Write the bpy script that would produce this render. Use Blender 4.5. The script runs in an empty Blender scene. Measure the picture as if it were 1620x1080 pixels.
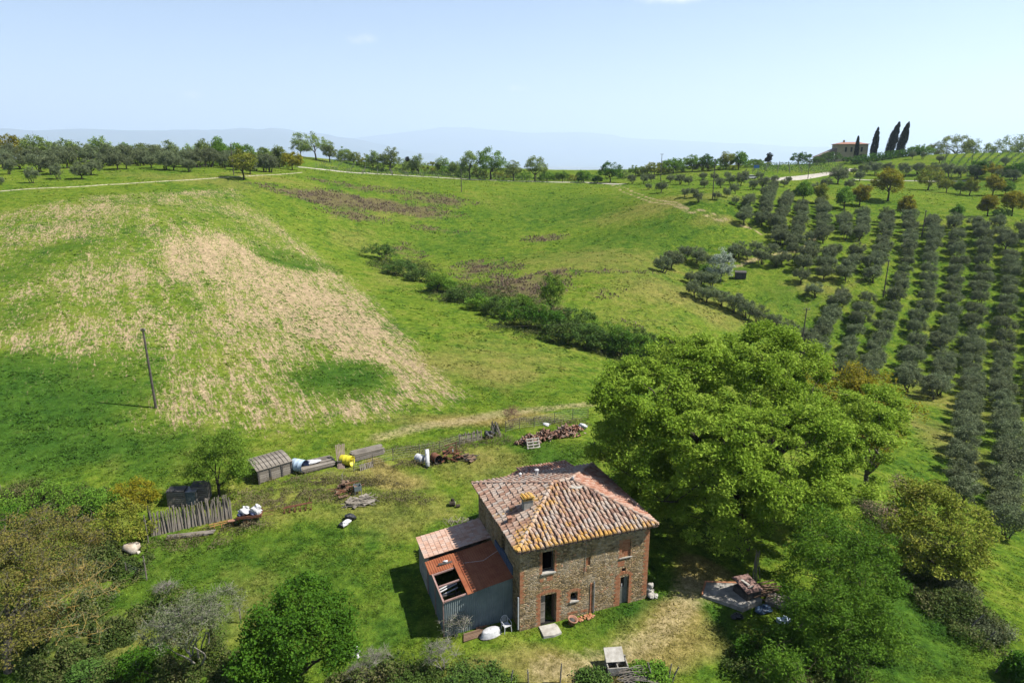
import bpy, math, random
import numpy as np
from mathutils import Vector, Matrix

# ------------------------------------------------------------------ camera, sky, sun
SC = bpy.context.scene
COL = SC.collection
TILT = 15.0
CAMH = 28.0
cam_d = bpy.data.cameras.new("camera")
cam_d.sensor_width = 36.0
cam_d.lens = 24.0
cam_d.clip_start = 0.5
cam_d.clip_end = 200000.0
cam = bpy.data.objects.new("camera", cam_d)
COL.objects.link(cam)
cam.location = (0, 0, CAMH)
cam.rotation_euler = (math.radians(90 - TILT), 0, 0)
SC.camera = cam

SUN_EL, SUN_ROT = 52.5, 94.0          # degrees; rotation clockwise from +Y
world = bpy.data.worlds.new("World")
SC.world = world
world.use_nodes = True
wn, wl = world.node_tree.nodes, world.node_tree.links
wn.clear()
w_out = wn.new("ShaderNodeOutputWorld")
w_bg = wn.new("ShaderNodeBackground")
w_sky = wn.new("ShaderNodeTexSky")
w_sky.sky_type = 'NISHITA'
w_sky.sun_disc = False
w_sky.sun_elevation = math.radians(SUN_EL)
w_sky.sun_rotation = math.radians(SUN_ROT)
w_sky.altitude = 200
w_sky.air_density = 1.15
w_sky.dust_density = 0.2
w_sky.ozone_density = 3.0
w_bg.inputs['Strength'].default_value = 0.05
w_tc = wn.new("ShaderNodeTexCoord")
def wmath(op, a, b=None):
    m = wn.new('ShaderNodeMath'); m.operation = op; m.use_clamp = False
    for i, q in enumerate((a, b)):
        if q is None: continue
        if isinstance(q, bpy.types.NodeSocket): wl.new(q, m.inputs[i])
        else: m.inputs[i].default_value = q
    return m.outputs[0]
w_n = wn.new('ShaderNodeTexNoise'); w_n.inputs['Scale'].default_value = 38; w_n.inputs['Detail'].default_value = 6; w_n.inputs['Roughness'].default_value = .65
wl.new(w_tc.outputs['Generated'], w_n.inputs['Vector'])
w_sum = None
for cx_, cy_, wx_, wy_, k_ in ((569,62,.022,.008,1.0),(1070,-2,.045,.006,1.3),(822,139,.02,.006,.9),(303,151,.016,.006,.9),(103,166,.01,.005,.5),(902,188,.012,.004,.5),(393,86,.012,.006,.3)):
    u_, v_ = (cx_-810)/1080, (540-cy_)/1080; c_, s_ = math.cos(math.radians(TILT)), math.sin(math.radians(TILT))
    d_ = Vector((u_, c_+v_*s_, -s_+v_*c_)).normalized()
    dv = wn.new('ShaderNodeVectorMath'); dv.operation = 'SUBTRACT'; wl.new(w_tc.outputs['Generated'], dv.inputs[0]); dv.inputs[1].default_value = d_
    sc = wn.new('ShaderNodeVectorMath'); sc.operation = 'MULTIPLY'; wl.new(dv.outputs[0], sc.inputs[0]); sc.inputs[1].default_value = (1/wx_, 1/wx_, 1/wy_)
    ln = wn.new('ShaderNodeVectorMath'); ln.operation = 'LENGTH'; wl.new(sc.outputs[0], ln.inputs[0])
    g_ = wmath('MULTIPLY', wmath('EXPONENT', wmath('MULTIPLY', wmath('POWER', ln.outputs['Value'], 2.0), -1.0)), k_)
    w_sum = g_ if w_sum is None else wmath('ADD', w_sum, g_)
w_f = wn.new('ShaderNodeMapRange'); wl.new(wmath('MULTIPLY', w_sum, wmath('POWER', w_n.outputs[0], 1.5)), w_f.inputs[0])
for i_, q_ in zip((1, 2, 3, 4), (.12, .5, 0, .75)): w_f.inputs[i_].default_value = q_
w_mx = wn.new('ShaderNodeMix'); w_mx.data_type = 'RGBA'; wl.new(w_f.outputs[0], w_mx.inputs[0]); wl.new(w_sky.outputs[0], w_mx.inputs[6]); w_mx.inputs[7].default_value = (8.5, 8.8, 9.2, 1)
w_tn = wn.new('ShaderNodeMix'); w_tn.data_type = 'RGBA'; w_tn.blend_type = 'MULTIPLY'; w_tn.inputs[0].default_value = 1.0; wl.new(w_mx.outputs[2], w_tn.inputs[6]); w_tn.inputs[7].default_value = (.98, .93, 1.02, 1)
wl.new(w_tn.outputs[2], w_bg.inputs['Color'])
wl.new(w_bg.outputs[0], w_out.inputs['Surface'])

sun_d = bpy.data.lights.new("sun", 'SUN')
sun_d.energy = 5.0
sun_d.angle = math.radians(0.5)
sun_d.color = (1.0, 0.955, 0.88)
sun = bpy.data.objects.new("sun", sun_d)
COL.objects.link(sun)
_a = math.radians(SUN_ROT); _e = math.radians(SUN_EL)
SDIR = Vector((math.sin(_a) * math.cos(_e), math.cos(_a) * math.cos(_e), math.sin(_e)))
sun.rotation_euler = SDIR.to_track_quat('Z', 'Y').to_euler()

SC.view_settings.view_transform = 'Standard'
SC.view_settings.look = 'None'
SC.view_settings.gamma = 1.0
SC.view_settings.exposure = 1.45
SC.cycles.use_denoising = True
SC.cycles.max_bounces = 6
SC.cycles.diffuse_bounces = 3
SC.cycles.transmission_bounces = 3
SC.cycles.volume_bounces = 1
SC.cycles.transparent_max_bounces = 4
SC.cycles.caustics_reflective = False
SC.cycles.caustics_refractive = False

R_ = math.radians
rng = np.random.default_rng(7)
random.seed(7)

# ------------------------------------------------------------------ helpers
F = 1080.0
_c, _s = math.cos(R_(TILT)), math.sin(R_(TILT))

def ray(px, py):
    u = (px - 810) / F; v = (540 - py) / F
    return u, _c + v * _s, -_s + v * _c

def at_z(px, py, z):
    r = ray(px, py); k = (CAMH - z) / -r[2]
    return (r[0] * k, r[1] * k)

def at_y(px, py, d):
    r = ray(px, py); k = d / r[1]
    return (r[0] * k, d, CAMH + r[2] * k)

def proj(x, y, z):
    dz = z - CAMH
    d = y * _c - dz * _s
    v = (y * _s + dz * _c) / d
    return 810 + F * x / d, 540 - F * v, d

def tag(o, label=None, cat=None, group=None, kind=None):
    if label: o['label'] = label
    if cat: o['category'] = cat
    if group: o['group'] = group
    if kind: o['kind'] = kind
    return o

def empty(name, loc, rz=0.0, label=None, cat=None, group=None):
    o = bpy.data.objects.new(name, None)
    COL.objects.link(o)
    o.location = loc
    o.rotation_euler = (0, 0, rz)
    o.empty_display_size = 0.3
    return tag(o, label, cat, group)

def np_mesh(name, verts, faces, mat=None, smooth=False):
    """verts (N,3); faces (M,k) all the same k"""
    me = bpy.data.meshes.new(name)
    verts = np.asarray(verts, dtype=np.float32); faces = np.asarray(faces, dtype=np.int32)
    me.vertices.add(len(verts)); me.vertices.foreach_set('co', verts.ravel())
    M, k = faces.shape
    me.loops.add(M * k); me.loops.foreach_set('vertex_index', faces.ravel())
    me.polygons.add(M)
    me.polygons.foreach_set('loop_start', np.arange(0, M * k, k, dtype=np.int32))
    me.polygons.foreach_set('use_smooth', np.full(M, smooth, dtype=bool))
    me.update(calc_edges=True)
    if mat: me.materials.append(mat)
    return me

def link(name, me, parent=None, loc=None, rot=None):
    o = bpy.data.objects.new(name, me)
    COL.objects.link(o)
    if parent is not None: o.parent = parent
    if loc is not None: o.location = loc
    if rot is not None: o.rotation_euler = rot
    return o

class MB:
    """collects shapes, links them as one mesh object"""
    def __init__(s): s.v = []; s.f = []
    def add(s, vs, fs, M=None):
        n = len(s.v)
        for p in vs:
            p = Vector(p)
            if M is not None: p = M @ p
            s.v.append(tuple(p))
        for f in fs: s.f.append(tuple(i + n for i in f))
        return s
    def box(s, x0, x1, y0, y1, z0, z1, M=None):
        vs = [(x0,y0,z0),(x1,y0,z0),(x1,y1,z0),(x0,y1,z0),(x0,y0,z1),(x1,y0,z1),(x1,y1,z1),(x0,y1,z1)]
        return s.add(vs, [(0,3,2,1),(4,5,6,7),(0,1,5,4),(1,2,6,5),(2,3,7,6),(3,0,4,7)], M)
    def tube(s, pts, rad, n=6, caps=True, M=None):
        pts = [Vector(p) for p in pts]
        if not hasattr(rad, '__len__'): rad = [rad] * len(pts)
        vs = []; fs = []
        for i, p in enumerate(pts):
            t = (pts[min(i+1, len(pts)-1)] - pts[max(i-1, 0)])
            if t.length < 1e-6: t = Vector((0,0,1))
            t.normalize()
            a = t.cross(Vector((0,0,1)) if abs(t.z) < 0.9 else Vector((1,0,0))).normalized()
            b = t.cross(a)
            for k in range(n):
                w = 2 * math.pi * k / n
                vs.append(p + (a * math.cos(w) + b * math.sin(w)) * rad[i])
        for i in range(len(pts) - 1):
            for k in range(n):
                fs.append((i*n+k, i*n+(k+1)%n, (i+1)*n+(k+1)%n, (i+1)*n+k))
        if caps:
            fs.append(tuple(reversed(range(n)))); fs.append(tuple((len(pts)-1)*n + k for k in range(n)))
        return s.add(vs, fs, M)
    def lathe(s, prof, n=20, M=None, cap0=False, cap1=False):
        vs = []; fs = []
        for r, z in prof:
            for k in range(n):
                w = 2*math.pi*k/n; vs.append((r*math.cos(w), r*math.sin(w), z))
        for i in range(len(prof)-1):
            for k in range(n):
                fs.append((i*n+k, i*n+(k+1)%n, (i+1)*n+(k+1)%n, (i+1)*n+k))
        if cap0: fs.append(tuple(reversed(range(n))))
        if cap1: fs.append(tuple((len(prof)-1)*n+k for k in range(n)))
        return s.add(vs, fs, M)
    def blob(s, c, r, rnd, seed=0, n=10, rough=0.18, M=None):
        """irregular rock or bag"""
        rr = random.Random(seed)
        vs = []; fs = []
        ph = [rr.uniform(0, 6.28) for _ in range(6)]
        for i in range(n + 1):
            th = math.pi * i / n
            for k in range(2 * n):
                w = math.pi * k / n
                d = Vector((math.sin(th)*math.cos(w), math.sin(th)*math.sin(w), math.cos(th)))
                q = 1 + rough*(math.sin(3*d.x+ph[0]+2*d.z)+math.sin(4*d.y+ph[1]+3*d.x)*.7+math.sin(7*d.z+5*d.x+ph[2])*.45) + rnd*rr.uniform(-1,1)
                vs.append((c[0]+d.x*r[0]*q, c[1]+d.y*r[1]*q, c[2]+d.z*r[2]*q))
        m = 2*n
        for i in range(n):
            for k in range(m):
                fs.append((i*m+k, (i+1)*m+k, (i+1)*m+(k+1)%m, i*m+(k+1)%m))
        return s.add(vs, fs, M)
    def build(s, name, mat, parent=None, smooth=False, loc=None, rot=None):
        me = bpy.data.meshes.new(name)
        me.from_pydata(s.v, [], s.f)
        if smooth: me.polygons.foreach_set('use_smooth', np.full(len(me.polygons), True))
        me.materials.append(mat)
        me.update()
        return link(name, me, parent, loc, rot)

def rotm(rx=0, ry=0, rz=0, loc=(0,0,0)):
    from mathutils import Euler
    return Matrix.Translation(loc) @ Euler((rx, ry, rz)).to_matrix().to_4x4()

def copy_tree(o, parent=None):
    c = o.copy(); COL.objects.link(c)
    if parent is not None: c.parent = parent
    for ch in CH.get(o.name, []):
        copy_tree_child(ch, c)
    return c
CH = {}
def copy_tree_child(ch, c):
    d = ch.copy(); COL.objects.link(d); d.parent = c
    return d

# ---- materials
ALB = 0.52   # all base colours are scaled by this, to suit the exposure
def nmat(name):
    m = bpy.data.materials.new(name); m.use_nodes = True
    nt = m.node_tree; nt.nodes.clear()
    out = nt.nodes.new('ShaderNodeOutputMaterial')
    return m, nt, out
def N(nt, t, **kw):
    n = nt.nodes.new(t)
    for k, v in kw.items(): setattr(n, k, v)
    return n
def ramp(nt, stops, interp='LINEAR'):
    r = nt.nodes.new('ShaderNodeValToRGB'); cr = r.color_ramp; cr.interpolation = interp
    while len(cr.elements) < len(stops): cr.elements.new(0.5)
    for e, (p, c) in zip(cr.elements, stops):
        e.position = p; e.color = (c[0]*ALB, c[1]*ALB, c[2]*ALB, 1)
    return r
def noise(nt, scale, detail=4, rough=0.55, vec=None, dist=0.0):
    n = nt.nodes.new('ShaderNodeTexNoise'); n.inputs['Scale'].default_value = scale
    n.inputs['Detail'].default_value = detail; n.inputs['Roughness'].default_value = rough
    n.inputs['Distortion'].default_value = dist
    if vec is not None: nt.links.new(vec, n.inputs['Vector'])
    return n
def mixc(nt, fac, a, b, blend='MIX'):
    m = nt.nodes.new('ShaderNodeMix'); m.data_type = 'RGBA'; m.blend_type = blend; m.clamp_factor = True
    for s_, i in ((fac, 0), (a, 6), (b, 7)):
        if isinstance(s_, bpy.types.NodeSocket): nt.links.new(s_, m.inputs[i])
        elif isinstance(s_, (int, float)): m.inputs[i].default_value = s_
        else: m.inputs[i].default_value = (s_[0]*ALB, s_[1]*ALB, s_[2]*ALB, 1)
    return m.outputs[2]
def mth(nt, op, a, b=None, c=None, clamp=False):
    m = nt.nodes.new('ShaderNodeMath'); m.operation = op; m.use_clamp = clamp
    for i, s_ in enumerate((a, b, c)):
        if s_ is None: continue
        if isinstance(s_, bpy.types.NodeSocket): nt.links.new(s_, m.inputs[i])
        else: m.inputs[i].default_value = s_
    return m.outputs[0]
def mrange(nt, v, a, b, c=0.0, d=1.0):
    m = nt.nodes.new('ShaderNodeMapRange'); m.clamp = True
    nt.links.new(v, m.inputs[0])
    for i, x in zip((1, 2, 3, 4), (a, b, c, d)): m.inputs[i].default_value = x
    return m.outputs[0]
def bsdf(nt, out, col, rough=0.9, bump=None, bump_d=0.05, bump_s=0.5, spec=0.2, metal=0.0):
    b = nt.nodes.new('ShaderNodeBsdfPrincipled')
    if isinstance(col, bpy.types.NodeSocket): nt.links.new(col, b.inputs['Base Color'])
    else: b.inputs['Base Color'].default_value = (*col, 1)
    b.inputs['Roughness'].default_value = rough
    b.inputs['Specular IOR Level'].default_value = spec
    b.inputs['Metallic'].default_value = metal
    if bump is not None:
        bp = nt.nodes.new('ShaderNodeBump'); bp.inputs['Strength'].default_value = bump_s
        bp.inputs['Distance'].default_value = bump_d
        nt.links.new(bump, bp.inputs['Height']); nt.links.new(bp.outputs[0], b.inputs['Normal'])
    nt.links.new(b.outputs[0], out.inputs['Surface'])
    return b

def simple(name, c1, c2, scale=4.0, rough=0.85, bump=0.02, detail=5, spec=0.2, metal=0.0, stretch=None, c3=None):
    m, nt, out = nmat(name)
    tc = N(nt, 'ShaderNodeTexCoord'); vec = tc.outputs['Object']
    if stretch:
        mp = N(nt, 'ShaderNodeMapping'); mp.inputs['Scale'].default_value = stretch
        nt.links.new(vec, mp.inputs[0]); vec = mp.outputs[0]
    n = noise(nt, scale, detail, 0.6, vec)
    st = [(0.35, c1), (0.65, c2)] if c3 is None else [(0.3, c1), (0.5, c2), (0.66, c3)]
    r = ramp(nt, st); nt.links.new(n.outputs[0], r.inputs[0])
    n2 = noise(nt, scale * 6, 3, 0.6, vec)
    bsdf(nt, out, r.outputs[0], rough, n2.outputs[0], bump, 0.6, spec, metal)
    return m

def leafmat(name, cols, transl=0.3, objvar=0.12, lowscale=0.5, rough=0.6):
    m, nt, out = nmat(name)
    geo = N(nt, 'ShaderNodeNewGeometry')
    oi = N(nt, 'ShaderNodeObjectInfo')
    tc = N(nt, 'ShaderNodeTexCoord')
    lo = noise(nt, lowscale, 3, 0.6, tc.outputs['Object'])
    v = mth(nt, 'MULTIPLY_ADD', lo.outputs[0], 1.3, mth(nt, 'MULTIPLY', geo.outputs['Random Per Island'], 0.5))
    v = mth(nt, 'SUBTRACT', v, 0.4)
    k = len(cols) - 1
    r = ramp(nt, [(i / k, c) for i, c in enumerate(cols)])
    nt.links.new(v, r.inputs[0])
    hs = N(nt, 'ShaderNodeHueSaturation')
    nt.links.new(mth(nt, 'MULTIPLY_ADD', oi.outputs['Random'], objvar * 2, 1 - objvar), hs.inputs['Value'])
    nt.links.new(mth(nt, 'MULTIPLY_ADD', oi.outputs['Random'], objvar * 0.12, 0.5 - objvar * 0.06), hs.inputs['Hue'])
    nt.links.new(r.outputs[0], hs.inputs['Color'])
    b = N(nt, 'ShaderNodeBsdfPrincipled'); b.inputs['Roughness'].default_value = rough
    b.inputs['Specular IOR Level'].default_value = 0.04
    nt.links.new(hs.outputs[0], b.inputs['Base Color'])
    tr = N(nt, 'ShaderNodeBsdfTranslucent'); nt.links.new(hs.outputs[0], tr.inputs['Color'])
    mx = N(nt, 'ShaderNodeMixShader'); mx.inputs[0].default_value = transl
    nt.links.new(b.outputs[0], mx.inputs[1]); nt.links.new(tr.outputs[0], mx.inputs[2])
    nt.links.new(mx.outputs[0], out.inputs['Surface'])
    return m

# ------------------------------------------------------------------ terrain height field
# control points: (pixel x, pixel y, 'z' or 'd', value): what stands there and how large it looks fixes its depth
CP = [
 (822,995,'z',0),(1022,946,'z',.15),(700,1000,'z',0),(640,870,'z',.1),(1150,945,'z',.2),(810,1078,'z',-.5),(1190,900,'z',.1),
 (760,790,'z',.4),(300,840,'z',.3),(500,800,'z',.6),(400,765,'z',1.0),(600,715,'z',1.2),(900,680,'z',1.5),(300,1000,'z',-.6),
 (30,900,'z',0),(100,1075,'z',-1.6),(500,1075,'z',-1.1),(1450,1000,'z',-1.2),(1600,1060,'z',-2.2),(1600,860,'z',-7.0),
 (1400,860,'z',-1.5),(1500,700,'z',-7.5),(1590,640,'z',-8.5),(1590,588,'z',-8.5),(1470,588,'z',-8.2),(1590,542,'z',-6),(1590,486,'z',-1),
 (1590,456,'z',1.3),(1590,400,'z',7.2),(1590,345,'z',12.8),(1460,400,'z',7.0),(1460,345,'z',12.3),(1397,468,'z',.8),(1340,345,'z',12.2),(1340,400,'z',6.8),
 (1270,565,'z',-6),(1240,450,'z',2.5),(1100,430,'z',3.6),(1000,575,'z',-2),(850,530,'z',.8),(700,465,'z',3),(600,410,'z',5.5),
 (760,640,'z',1.4),(250,645,'z',3),(0,560,'z',6),(0,760,'z',1.6),(450,420,'z',8.5),(0,400,'z',13),(0,303,'z',21),(200,291,'z',21.8),
 (380,280,'z',22.8),(520,268,'z',23.3),(620,277,'z',21),(700,281,'z',20),(730,304,'z',17.3),(600,330,'z',14),(450,300,'z',19.5),(250,340,'z',17.5),
 (750,284,'z',19.4),(850,286,'z',19),(970,291,'z',18.5),(950,350,'z',11),(1127,315,'z',17.6),(1045,285,'z',20),(1000,420,'z',6),
 (900,450,'z',4),(1100,500,'z',0),(1185,360,'z',11.2),(1190,400,'z',7),(1468,297,'z',17.5),(1400,308,'z',17),(1250,283,'z',20.5),(1350,268,'z',23.3),
 (1600,340,'z',14.3),(1600,285,'z',20.5),(1240,300,'z',18),
 (1330,243,'d',370),(1415,240,'d',360),(1560,252,'d',300),(1620,236,'d',340),(1250,264,'d',320),(0,264,'d',200),(0,252,'d',250),(200,257,'d',240),
 (380,262,'d',245),(480,251,'d',320),(500,257,'d',312),(700,272,'d',340),(850,281,'d',325),(1180,268,'d',300),(1010,281,'d',290),(1500,262,'d',290),
]
_pts = []
for px_, py_, k_, v_ in CP:
    if k_ == 'z':
        x_, y_ = at_z(px_, py_, v_); _pts.append((x_, y_, v_))
    else:
        _pts.append(at_y(px_, py_, v_))
# outside the frame
_pts += [(-60,20,-1.5),(60,20,-3),(0,-20,-2),(-60,-60,-3),(60,-60,-6),(-160,60,10),(-200,160,24),(-260,260,27),(170,60,-4),(250,160,8),(330,250,26),(360,340,33)]
_pts = np.array(_pts)
_S = 100.0
def _U(r):
    return np.where(r > 1e-9, r * r * np.log(np.maximum(r, 1e-9)), 0.0)
_X = _pts[:, :2] / _S
_K = _U(np.linalg.norm(_X[:, None] - _X[None], axis=2)) + np.eye(len(_X)) * 0.004
_P = np.c_[np.ones(len(_X)), _X]
_A = np.block([[_K, _P], [_P.T, np.zeros((3, 3))]])
_W = np.linalg.solve(_A, np.r_[_pts[:, 2], 0, 0, 0])
def tps(x, y):
    q = np.c_[x, y] / _S
    out = np.empty(len(q))
    for i in range(0, len(q), 20000):
        b = q[i:i+20000]
        out[i:i+20000] = _U(np.linalg.norm(b[:, None] - _X[None], axis=2)) @ _W[:-3] + _W[-3] + b @ _W[-2:]
    return out
_RA = np.radians([-180,-120,-70,-45,-30,-20,-10,0,10,20,28,35,45,70,120,180])
_RR = np.array([120,130,230,285,320,345,370,370,345,350,385,395,400,330,160,120.])
def _hash(ix, iy, seed):
    h = np.sin(ix * 127.1 + iy * 311.7 + seed * 74.7) * 43758.5453
    return h - np.floor(h)
def vnoise(x, y, sc, seed=0, octv=3):
    x = np.asarray(x, float); y = np.asarray(y, float)
    t = np.zeros_like(x); a = 1.0; tot = 0
    for o in range(octv):
        X = x / sc * 2**o + 13.7*seed; Y = y / sc * 2**o - 7.3*seed
        ix, iy = np.floor(X), np.floor(Y); fx, fy = X-ix, Y-iy
        fx = fx*fx*(3-2*fx); fy = fy*fy*(3-2*fy)
        v = (_hash(ix,iy,seed+o)*(1-fx)+_hash(ix+1,iy,seed+o)*fx)*(1-fy) + (_hash(ix,iy+1,seed+o)*(1-fx)+_hash(ix+1,iy+1,seed+o)*fx)*fy
        t += a*v; tot += a; a *= .5
    return t / tot
def height(x, y):
    x = np.atleast_1d(np.asarray(x, float)); y = np.atleast_1d(np.asarray(y, float))
    r = np.hypot(x, y); az = np.arctan2(x, y)
    R = np.interp(az, _RA, _RR)
    k = np.minimum(1.0, R / np.maximum(r, 1e-6))
    h = tps(x * k, y * k)
    s = np.maximum(r - R, 0)
    drop = np.where(s < 80, s*s*0.0012, 7.68 + (s-80)*0.19)
    drop = 250 * (1 - np.exp(-drop / 250))
    h = h - drop
    far = np.clip((r - 1500) / 2500, 0, 1)
    h = h * (1 - far) + (-225 + 25*(vnoise(x, y, 2500, 5, 2)-.5)) * far
    und = (vnoise(x, y, 9.0, 3, 2) - .5) * .35 * np.clip((r - 60) / 60, 0, 1)
    return h + und
def H(x, y): return float(height(x, y)[0])
def gp(px, py):
    """the point of the ground seen at a place of the photograph"""
    r = np.array(ray(px, py))
    ks = np.concatenate([np.arange(20, 120, 1.0), np.geomspace(120, 600, 260)])
    P = ks[:, None] * r[None]; P[:, 2] += CAMH
    d = P[:, 2] - height(P[:, 0], P[:, 1])
    i = np.argmax(d < 0)
    if not (d < 0).any(): i = int(np.argmin(d)); return Vector((P[i,0], P[i,1], H(P[i,0], P[i,1])))
    a, b = ks[i-1], ks[i]
    for _ in range(14):
        m = (a+b)/2; p = r*m
        if p[2] + CAMH - H(p[0], p[1]) < 0: b = m
        else: a = m
    p = r * b
    return Vector((p[0], p[1], H(p[0], p[1])))
def gd(px, d):
    """ground point on the bearing of px at depth y = d"""
    x = (px - 810) / F * d / _c
    for _ in range(4):
        z = H(x, d); dep = d*_c - (z-CAMH)*_s; x = (px-810)/F*dep
    return Vector((x, d, H(x, d)))
def mpp(p):
    """metres that one photograph pixel spans at point p"""
    return proj(p[0], p[1], p[2])[2] / F

# ------------------------------------------------------------------ ground colour regions (fixed in world x, y)
def ell(px, py, rx, ry):
    c = gp(px, py); m = mpp(c)
    n = gp(px, py - ry); f_ = gp(px, py + ry)
    ry_w = max(math.hypot(n.x-f_.x, n.y-f_.y) / 2, 1.0)
    return (c.x, c.y, rx * m, ry_w)
def poly_in(x, y, P):
    ins = np.zeros(len(x), bool); j = len(P) - 1
    for i in range(len(P)):
        xi, yi = P[i]; xj, yj = P[j]
        c = ((yi > y) != (yj > y)) & (x < (xj-xi)*(y-yi)/(yj-yi+1e-12)+xi)
        ins ^= c; j = i
    return ins
def poly_dist(x, y, P, closed=True):
    d = np.full(len(x), 1e9)
    n = len(P)
    for i in range(n if closed else n-1):
        ax, ay = P[i]; bx, by = P[(i+1) % n]
        vx, vy = bx-ax, by-ay; L = vx*vx+vy*vy + 1e-9
        t = np.clip(((x-ax)*vx+(y-ay)*vy)/L, 0, 1)
        d = np.minimum(d, np.hypot(x-ax-t*vx, y-ay-t*vy))
    return d
def ppoly(pp): return [tuple(gp(*q)[:2]) for q in pp]
FIELD = ppoly([(-60,345),(200,303),(385,291),(430,330),(500,390),(570,440),(660,525),(770,628),(740,648),(640,668),(540,690),(430,700),(300,715),(120,730),(-60,760)])
_fa, _fb = gp(420, 310), gp(765, 625)
ROWDIR = (Vector(_fb) - Vector(_fa)).to_2d().normalized()
SOIL = [ell(*q) + (w,) for *q, w in [
 (400,500,330,120,.62),(620,580,190,80,.9),(300,400,250,50,.6),
 (650,570,110,55,1.0),(560,500,110,55,.85),(720,610,60,40,1.0),(560,650,200,30,.75),(350,392,90,22,.85),(290,375,90,25,.5),(180,440,90,22,.65),(60,375,110,14,.6),
 (430,455,140,40,.6),(470,540,170,60,.62),(330,500,180,55,.5),(620,640,160,25,.75),(500,420,90,25,.55),(240,640,120,40,.3),(60,470,60,30,.35),(100,530,60,50,.3),
 (350,590,110,50,.42),(480,600,70,40,.4),(200,340,160,25,.28),(400,340,80,25,.25),(640,420,1,1,0)]]
LUSH = [ell(*q) + (w,) for *q, w in [
 (530,598,80,32,1.0),(60,640,150,75,1.2),(120,720,200,35,1.0),(30,430,60,22,.5),(10,590,60,30,.8),(440,410,60,7,.9),(470,410,80,8,.6),(90,395,60,12,.6),(60,710,140,40,.9),(10,500,40,40,.5),(240,700,140,30,.5),
 (960,975,70,16,1.0),(1000,965,50,12,.7),(1120,1010,60,50,.9),(450,890,190,50,.6),(300,880,90,40,.5),(600,960,70,60,.45),(860,710,80,22,.9),(700,385,110,25,.3),(880,330,160,25,.45),
 (1000,370,120,20,.5),(950,400,90,18,.5),(230,930,80,40,.4),(1440,960,90,60,.9),(1330,1050,200,60,.6),(100,230,1,1,0),(800,600,110,25,.3),(1250,470,40,30,.5)]]
DRY = [ell(*q) + (w,) for *q, w in [
 (700,800,90,40,.3),(600,800,110,50,.3),(620,760,60,18,.9),(620,745,18,8,1.4),(480,790,150,40,.3),(740,730,90,20,.4),(760,660,150,14,.8),(940,1030,190,24,1.0),(1010,1000,90,20,.8),(1090,905,60,25,1.2),(1075,930,40,30,.9),
 (1030,985,60,25,.8),(800,1050,150,20,.6),(950,410,170,26,.55),(1080,470,110,22,.7),(1130,500,60,16,.6),(1010,500,110,40,.4),(620,440,60,24,.4),(560,385,60,20,.5),(820,560,140,40,.3),(700,580,60,30,.35),
 (1470,680,40,60,.7),(1500,640,40,40,.5),(1290,450,60,12,.5),(1050,320,140,10,.7),(1150,350,60,8,.7),(300,283,150,7,.5),(430,283,80,5,.7),(170,850,60,30,.35),(420,940,80,50,.3),(780,590,70,22,.45),
 (640,345,80,10,.35),(1160,410,40,6,.9),(640,720,120,14,.3),(150,1000,90,60,.4)]]
SCRUB = [ell(*q) + (w,) for *q, w in [
 (600,325,120,11,1.0),(500,312,70,9,.8),(700,318,70,9,.6),(560,340,60,12,.6),(820,455,80,20,.9),(760,425,60,16,.7),(880,433,40,9,.6),(850,490,50,20,.5),(690,365,60,6,.5),(860,378,40,6,.6),(640,400,40,20,.4),
 (960,460,60,14,.35),(1000,520,60,20,.3),(420,293,60,6,.3),(980,430,70,7,.4),(600,300,160,7,.45)]]
def blobs(x, y, L, seed):
    t = np.zeros(len(x))
    for cx, cy, rx, ry, w in L:
        if w == 0: continue
        d = np.sqrt(((x-cx)/rx)**2 + ((y-cy)/ry)**2)
        m = w * np.clip(1.35 - d, 0, 1)
        t = np.maximum(t, m) + 0.3*np.minimum(t, m)
    return t
TRACKS = [ppoly(q) for q in ([(978,293),(1000,303),(1040,317),(1090,330),(1150,347),(1190,362),(1205,372)], [(968,293),(985,303),(1030,320),(1090,336),(1150,353)],
  [(1305,356),(1290,375),(1272,395),(1240,400),(1200,410),(1165,421)], [(930,640),(850,648),(760,660),(680,672),(600,690)],
  [(1100,920),(1080,960),(1040,1010),(960,1050),(860,1062)])]
def masks(x, y):
    near = np.hypot(x, y) < 450
    soil = np.zeros(len(x)); lush = soil.copy(); dry = soil.copy(); scr = soil.copy(); path = soil.copy()
    i = np.where(near)[0]; X, Y = x[i], y[i]
    wx = X + (vnoise(X, Y, 7, 21)-.5)*7; wy = Y + (vnoise(X, Y, 7, 22)-.5)*7
    wx2 = X + (vnoise(X, Y, 4, 31)-.5)*1.2; wy2 = Y + (vnoise(X, Y, 4, 32)-.5)*1.2
    base = .31; inf = poly_in(wx2, wy2, FIELD); df = poly_dist(wx2, wy2, FIELD)
    edge = np.clip(df / 5, 0, 1)**.7 * inf
    u = X*ROWDIR[0]+Y*ROWDIR[1]; v = -X*ROWDIR[1]+Y*ROWDIR[0]
    streak = vnoise(u/7, v, 1.3, 41, 2) - .5
    s = base + blobs(wx, wy, SOIL, 1)*.21 + streak*.35 + (vnoise(X, Y, 14, 44)-.5)*.45
    soil[i] = np.clip(s, 0, .78) * edge
    lush[i] = np.clip(blobs(wx, wy, LUSH, 2), 0, 1)
    soil[i] *= (1 - .8*np.clip(lush[i]*1.2, 0, 1))
    dry[i] = np.clip(blobs(wx, wy, DRY, 3)*np.where(np.hypot(X, Y) > 95, .6, 1) + (vnoise(X, Y, 16, 51)-.5)*.25, 0, 1)
    scr[i] = np.clip(blobs(wx, wy, SCRUB, 4), 0, 1)
    p = np.zeros(len(i))
    for T, w in zip(TRACKS, (.5,.5,.9,1.6,1.6)):
        d = poly_dist(wx2, wy2, T, False)
        p = np.maximum(p, np.clip(1.3 - d / w, 0, 1)*(.7 if w > 1 else 1))
    path[i] = p * .8
    return soil, lush, dry, scr, path
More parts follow.
